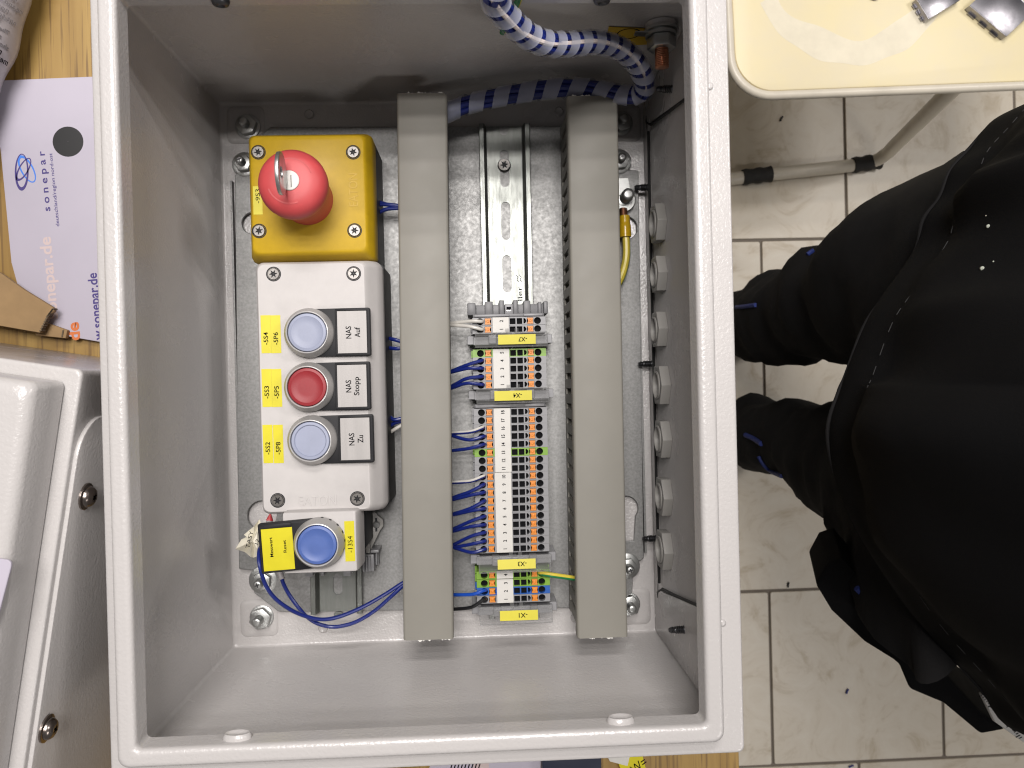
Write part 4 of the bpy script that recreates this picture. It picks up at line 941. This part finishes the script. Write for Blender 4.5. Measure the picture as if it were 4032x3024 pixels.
lp_ = [Vector((lp_[0].x - 60, lp_[0].y - 4, FT + 40))] + lp_
MB().tube(lp_, 11, 16, 8).build('leg', CREAMT, sp, ang=60)
lq = [p + Vector((40, 330, 0)) for p in lp_]
MB().tube(lq, 11, 16, 8).build('leg', CREAMT, sp, ang=60)
for u0, v0, u1, v1 in ((1604, 383, 1665, 376), (1842, 357, 1900, 348)):
    p0, p1 = D3(u0, v0, FT), D3(u1, v1, FT)
    MB().tube([p0, p0.lerp(p1, .5), p1], lambda t: 13 + 1.2 * math.sin(t * 14), 14, 4).build('tape_wrap', RUBB, sp, ang=60)
# metal clips lying on it
Zs = Zm(3300, 0, 3.022)
def clip(pts, zt, lab, shade=None):
    P4 = [Vector((*D(*Zs(a, b), SZ + zt), SZ + zt)) for a, b in pts]; c = sum(P4, Vector()) / 4
    t = thing('sheet_metal_clip', lab, 'metal clip', (c.x, c.y, SZ), 'metal clips on the cream stool')
    u_ = (P4[1] - P4[0]).normalized(); v_ = (P4[3] - P4[0]).normalized(); W_ = (P4[1] - P4[0]).length; H_ = (P4[3] - P4[0]).length
    T = axes(P4[0], u_, v_, u_.cross(v_).normalized()) if u_.cross(v_).z > 0 else axes(P4[0], v_, u_, v_.cross(u_).normalized())
    if u_.cross(v_).z <= 0: W_, H_ = H_, W_
    b = MB(T).box(0, W_, 0, H_, -1, 0); b.build('plate', CLIPM, t, bev=.3)
    MB(T).box(0, W_, -1.2, .2, -10, .3).build('flange', CLIPM, t, bev=.3)
    MB(T).box(0, W_, H_ - .2, H_ + 1.2, -10, .3).build('flange', CLIPM, t, bev=.3)
    for k in range(3): MB(T).box(W_ * (.1 + .3 * k), W_ * (.1 + .3 * k) + W_ * .18, -3.6, -1.1, -10, -7.8).build('tab', CLIPM, t)
clip([(1570, 60), (2010, 430), (2330, 130), (1890, -240)], 11, 'shiny bent sheet metal clip at the edge of the cream stool')
clip([(940, -20), (1085, 225), (1450, 10), (1300, -240)], 11, 'dull bent sheet metal clip lying over the ring stain')
xk, yk = D(*Zs(425, 0), SZ)
tag(MB().lathe([(6, 0), (6, 4), (4, 5.5), (2, 5.8)], 16, xk, yk + 5, SZ + .1).build('washer_nut', STEEL, org=(xk, yk + 5, SZ)), 'small dark metal nut on the white ring stain', 'nut')
# bits of wire on the floor
for k, (u, v, a) in enumerate(((1830, 1493, 65), (1703, 1263, 80), (1838, 1655, 20), (1688, 257, 60))):
    x, y = D(u, v, -OZ + 1); T = TZ(x, y, -OZ + 2.2, a)
    tag(MB(T).tube([(-4.5, 0, 0), (0, .6, 0), (4.5, 0, 0)], 1.5, 8, 3).build('wire_offcut', WBLU if k in (0, 2) else DKB, org=(x, y, -OZ)),
        ['short blue wire offcut on the tile below the person', 'dark wire offcut lying just below a grout line', 'blue wire offcut on the grout at the bottom of the floor', 'tiny dark offcut on the tile under the stool'][k], 'wire offcut', 'wire offcuts on the floor')

# ================================================================ person in black work clothes
pe = thing('person', 'person in black work clothes standing at the desk, seen from above', 'person', (450, -20, -OZ))
def leg_mesh():
    # rings: centre, radii (toward/away from the desk, sideways)
    me = bpy.data.meshes.new('trousers')
    v = [(490, -25, 60), (490, -25, -10), (446, 92, -50), (448, 82, -200), (447, 70, -330), (452, 74, -520), (470, 78, -700), (470, 78, -765),
         (462, -142, -55), (462, -128, -200), (462, -108, -330), (464, -104, -520), (476, -102, -700), (476, -102, -765), (560, -25, 0)]
    e = [(0, 1), (1, 2), (2, 3), (3, 4), (4, 5), (5, 6), (6, 7), (1, 8), (8, 9), (9, 10), (10, 11), (11, 12), (12, 13), (1, 14)]
    rad = [(165, 235), (170, 240), (142, 132), (112, 98), (82, 78), (80, 70), (74, 68), (76, 70), (142, 136), (112, 100), (84, 80), (80, 66), (74, 66), (76, 68), (110, 140)]
    o = ORIG[pe.name]
    me.from_pydata([(Vector(p) - o) * .001 for p in v], e, []); me.materials.append(FAB2)
    ob = place(me, 'trousers', pe)
    sk_ = ob.modifiers.new('skin', 'SKIN'); sk_.use_smooth_shade = True
    for i, (a, b) in enumerate(rad): me.skin_vertices[0].data[i].radius = (a * .001 * .92, b * .001 * .92)
    me.skin_vertices[0].data[0].use_root = True
    sb = ob.modifiers.new('sub', 'SUBSURF'); sb.levels = 3; sb.render_levels = 3
    tx_ = bpy.data.textures.new('folds', 'CLOUDS'); tx_.noise_scale = .09; tx_.noise_depth = 2
    dm = ob.modifiers.new('folds', 'DISPLACE'); dm.texture = tx_; dm.strength = .035; dm.mid_level = .5; dm.texture_coords = 'LOCAL'
    return ob
tr = leg_mesh()
# knee folds and blue piping
for pts, r in (([D3(1571, 664, -480), D3(1600, 662, -480), D3(1632, 658, -478)], 3.2), ([D3(1742, 540, -250), D3(1752, 534, -250), D3(1762, 531, -255)], 3.0),
               ([D3(1615, 943, -500), D3(1640, 952, -500)], 5), ([D3(1634, 990, -480), D3(1655, 1015, -480), D3(1692, 1028, -490)], 3.2)):
    pass
def snap(u, v):                  # first point of the trousers along a line of sight
    dgp = bpy.context.evaluated_depsgraph_get(); d = ray(u, v).normalized()
    ob = tr.evaluated_get(dgp); o = ORIG[pe.name]
    ok, loc, nrm, _ = ob.ray_cast((CAM - o) * .001, d)
    return (loc * 1000 + o + nrm * 1.0) if ok else None
bpy.context.view_layer.update()
for pts, r in (([(1592, 664), (1605, 663), (1620, 661), (1634, 659)], 4.0), ([(1745, 552), (1752, 547), (1760, 542)], 4), ([(1612, 940), (1630, 948), (1646, 958)], 5), ([(1640, 985), (1652, 1004), (1668, 1018), (1690, 1028)], 4)):
    q = [snap(*p) for p in pts]; q = [p for p in q if p]
    if len(q) > 1: MB().tube(q, r * .7, 8, 4).build('blue_piping', PIPE, tr)
# boots
for y in (78, -102):
    loops = []
    for x, hw, hz in ((560, 30, 60), (545, 42, 95), (500, 48, 120), (450, 50, 95), (400, 52, 70), (350, 50, 56), (315, 38, 40), (303, 20, 26)):
        loops.append([(x, y + hw * math.cos(R(t)), -OZ + 2 + max(0, hz * (.5 + .5 * math.sin(R(t))))) for t in range(0, 360, 20)])
    MB().loft(loops).build('boot', BLK, pe, ang=60)
# sweatshirt
hem = [(2211, 232), (2143, 268), (2093, 321), (2051, 369), (2027, 428), (1992, 476), (1974, 546), (1908, 641), (1864, 707), (1825, 811), (1810, 846), (1786, 932), (1808, 1042), (1860, 1160), (1957, 1305), (2040, 1400), (2110, 1480), (2190, 1575)]
HZ = 20
hp = [D3(u, v, HZ) for u, v in hem] 
back = [(470, -258), (560, -235), (630, -170), (660, -60), (650, 50), (600, 140), (520, 185), (450, 190)]
loop = hp + [Vector((x, y, HZ)) for x, y in back]
Lp = smooth_path(loop + [loop[0]], 6)[:-1]
cen = Vector((475, -35, 0)); loops = []
def wob(i, j): return 7.0 * math.sin(i * .16 + j * .55) + 4.5 * math.sin(i * .37 - j * .6 + 1) + 2.0 * math.sin(i * .7 + j)
spec = [(HZ - 2, .985), (HZ, 1.0), (HZ + 3, 1.004), (HZ + 16, 1.0), (HZ + 36, .992), (HZ + 48, 1.012), (HZ + 70, 1.03), (HZ + 110, 1.02), (HZ + 170, .99), (HZ + 240, .95), (HZ + 320, .93), (HZ + 400, .90), (HZ + 450, .78), (HZ + 480, .5)]
for j, (z, sc) in enumerate(spec):
    lean = max(0, z - 150) * .12
    loops.append([Vector((cen.x + (p.x - cen.x) * sc + lean, cen.y + (p.y - cen.y) * sc, z)) + (p - cen).normalized() * (wob(i, j) if j > 4 else wob(i, 2) * .2) * Vector((1, 1, 0)).length * .5 for i, p in enumerate(Lp)])
for l in loops:
    for p in l: pass
sw = MB().loft(loops, c0=False).build('sweatshirt', FAB, pe, ang=80)
# raised hem edge, dashed stitching, lint
MB().tube([Vector((p.x, p.y, HZ + 1)) for p in smooth_path(hp, 6)], 1.4, 8, 0).build('hem_edge', FAB2, sw)
b = MB(); hq = smooth_path([cen + (p - cen) * 1.0 for p in hp], 10)
for i in range(0, len(hq) - 2, 4):
    p0, p1 = hq[i], hq[i + 2]
    nn = Vector((p0.x - cen.x, p0.y - cen.y, 0)).normalized()
    f = lambda p: Vector((p.x, p.y, HZ + 42)) + nn * 1.2
    b.tube([f(p0), f(p1)], .32, 5, 1)
b.build('stitching', STITCH, sw)
def snap2(u, v):
    dgp = bpy.context.evaluated_depsgraph_get(); o = ORIG[pe.name]
    ok, loc, nrm, _ = sw.evaluated_get(dgp).ray_cast((CAM - o) * .001, ray(u, v).normalized()); return (loc * 1000 + o) if ok else None
bpy.context.view_layer.update()
b = MB()
for u, v, r in ((2135, 489, 1.2), (2122, 580, 1.3), (2146, 565, .5), (2130, 466, .4)):
    p = snap2(u, v)
    if p:
        b.T = Matrix.Translation(p); b.lathe([(r * .3, -r), (r, -r * .3), (r, r * .3), (r * .4, r)], 8)
if b.v: b.build('lint_speck', LINT, sw)
# side pocket with frayed flap
pk = [(1762, 1262), (1788, 1215), (1820, 1205), (1900, 1300), (2010, 1420), (2120, 1540), (2176, 1576), (2119, 1587), (2040, 1521), (1966, 1490), (1945, 1440), (1939, 1431), (1869, 1388), (1797, 1320)]
zs = [-120, -110, -90, -85, -80, -80, -80, -95, -100, -105, -108, -110, -115, -120]
b = MB(); top = [D3(u, v, z) for (u, v), z in zip(pk, zs)]
b.loft([[p + Vector((25, 12, -75)) for p in top], [p + Vector((3, 1, -9)) for p in top], top])
b.build('pocket', FAB, tr, bev=3)
fk = [D3(u, v, -78) for u, v in ((1850, 1270), (1880, 1300), (1925, 1340), (1948, 1375))]
MB().tube([p for p in fk], 2.6, 8, 4).build('blue_piping', PIPE, tr)
fr_ = thing('folding_rule', 'white folding rule with black graduations poking from the trouser pocket', 'folding rule', (*D(2160, 1530, -70), -70))
rl = [D3(2120, 1500, -66), D3(2140, 1490, -66), D3(2225, 1580, -66), D3(2212, 1604, -66), D3(2150, 1560, -66)]
b = MB(); b.loft([[p + Vector((0, 0, -4)) for p in rl], rl]); b.build('rule_leaf', LABW, fr_, bev=.4)
b = MB()
for i in range(22):
    f = i / 21; p = D3(2124 + 84 * f, 1500 + 92 * f, -65.8); q = D3(2124 + 84 * f - (8 if i % 5 else 14) * .7, 1500 + 92 * f + (8 if i % 5 else 14) * .4, -65.8); n = (q - p).normalized().cross(Vector((0, 0, 1))) * .35
    b.add([p + n, p - n, q - n, q + n], [(0, 1, 2, 3)])
b.build('graduation', INK, fr_)
text('0', *D(2142, 1524, -65.8), -65.7, 2.6, 3.6, -50, INK, fr_, 'number'); text('2', *D(2172, 1556, -65.8), -65.7, 2.6, 3.6, -50, INK, fr_, 'number')
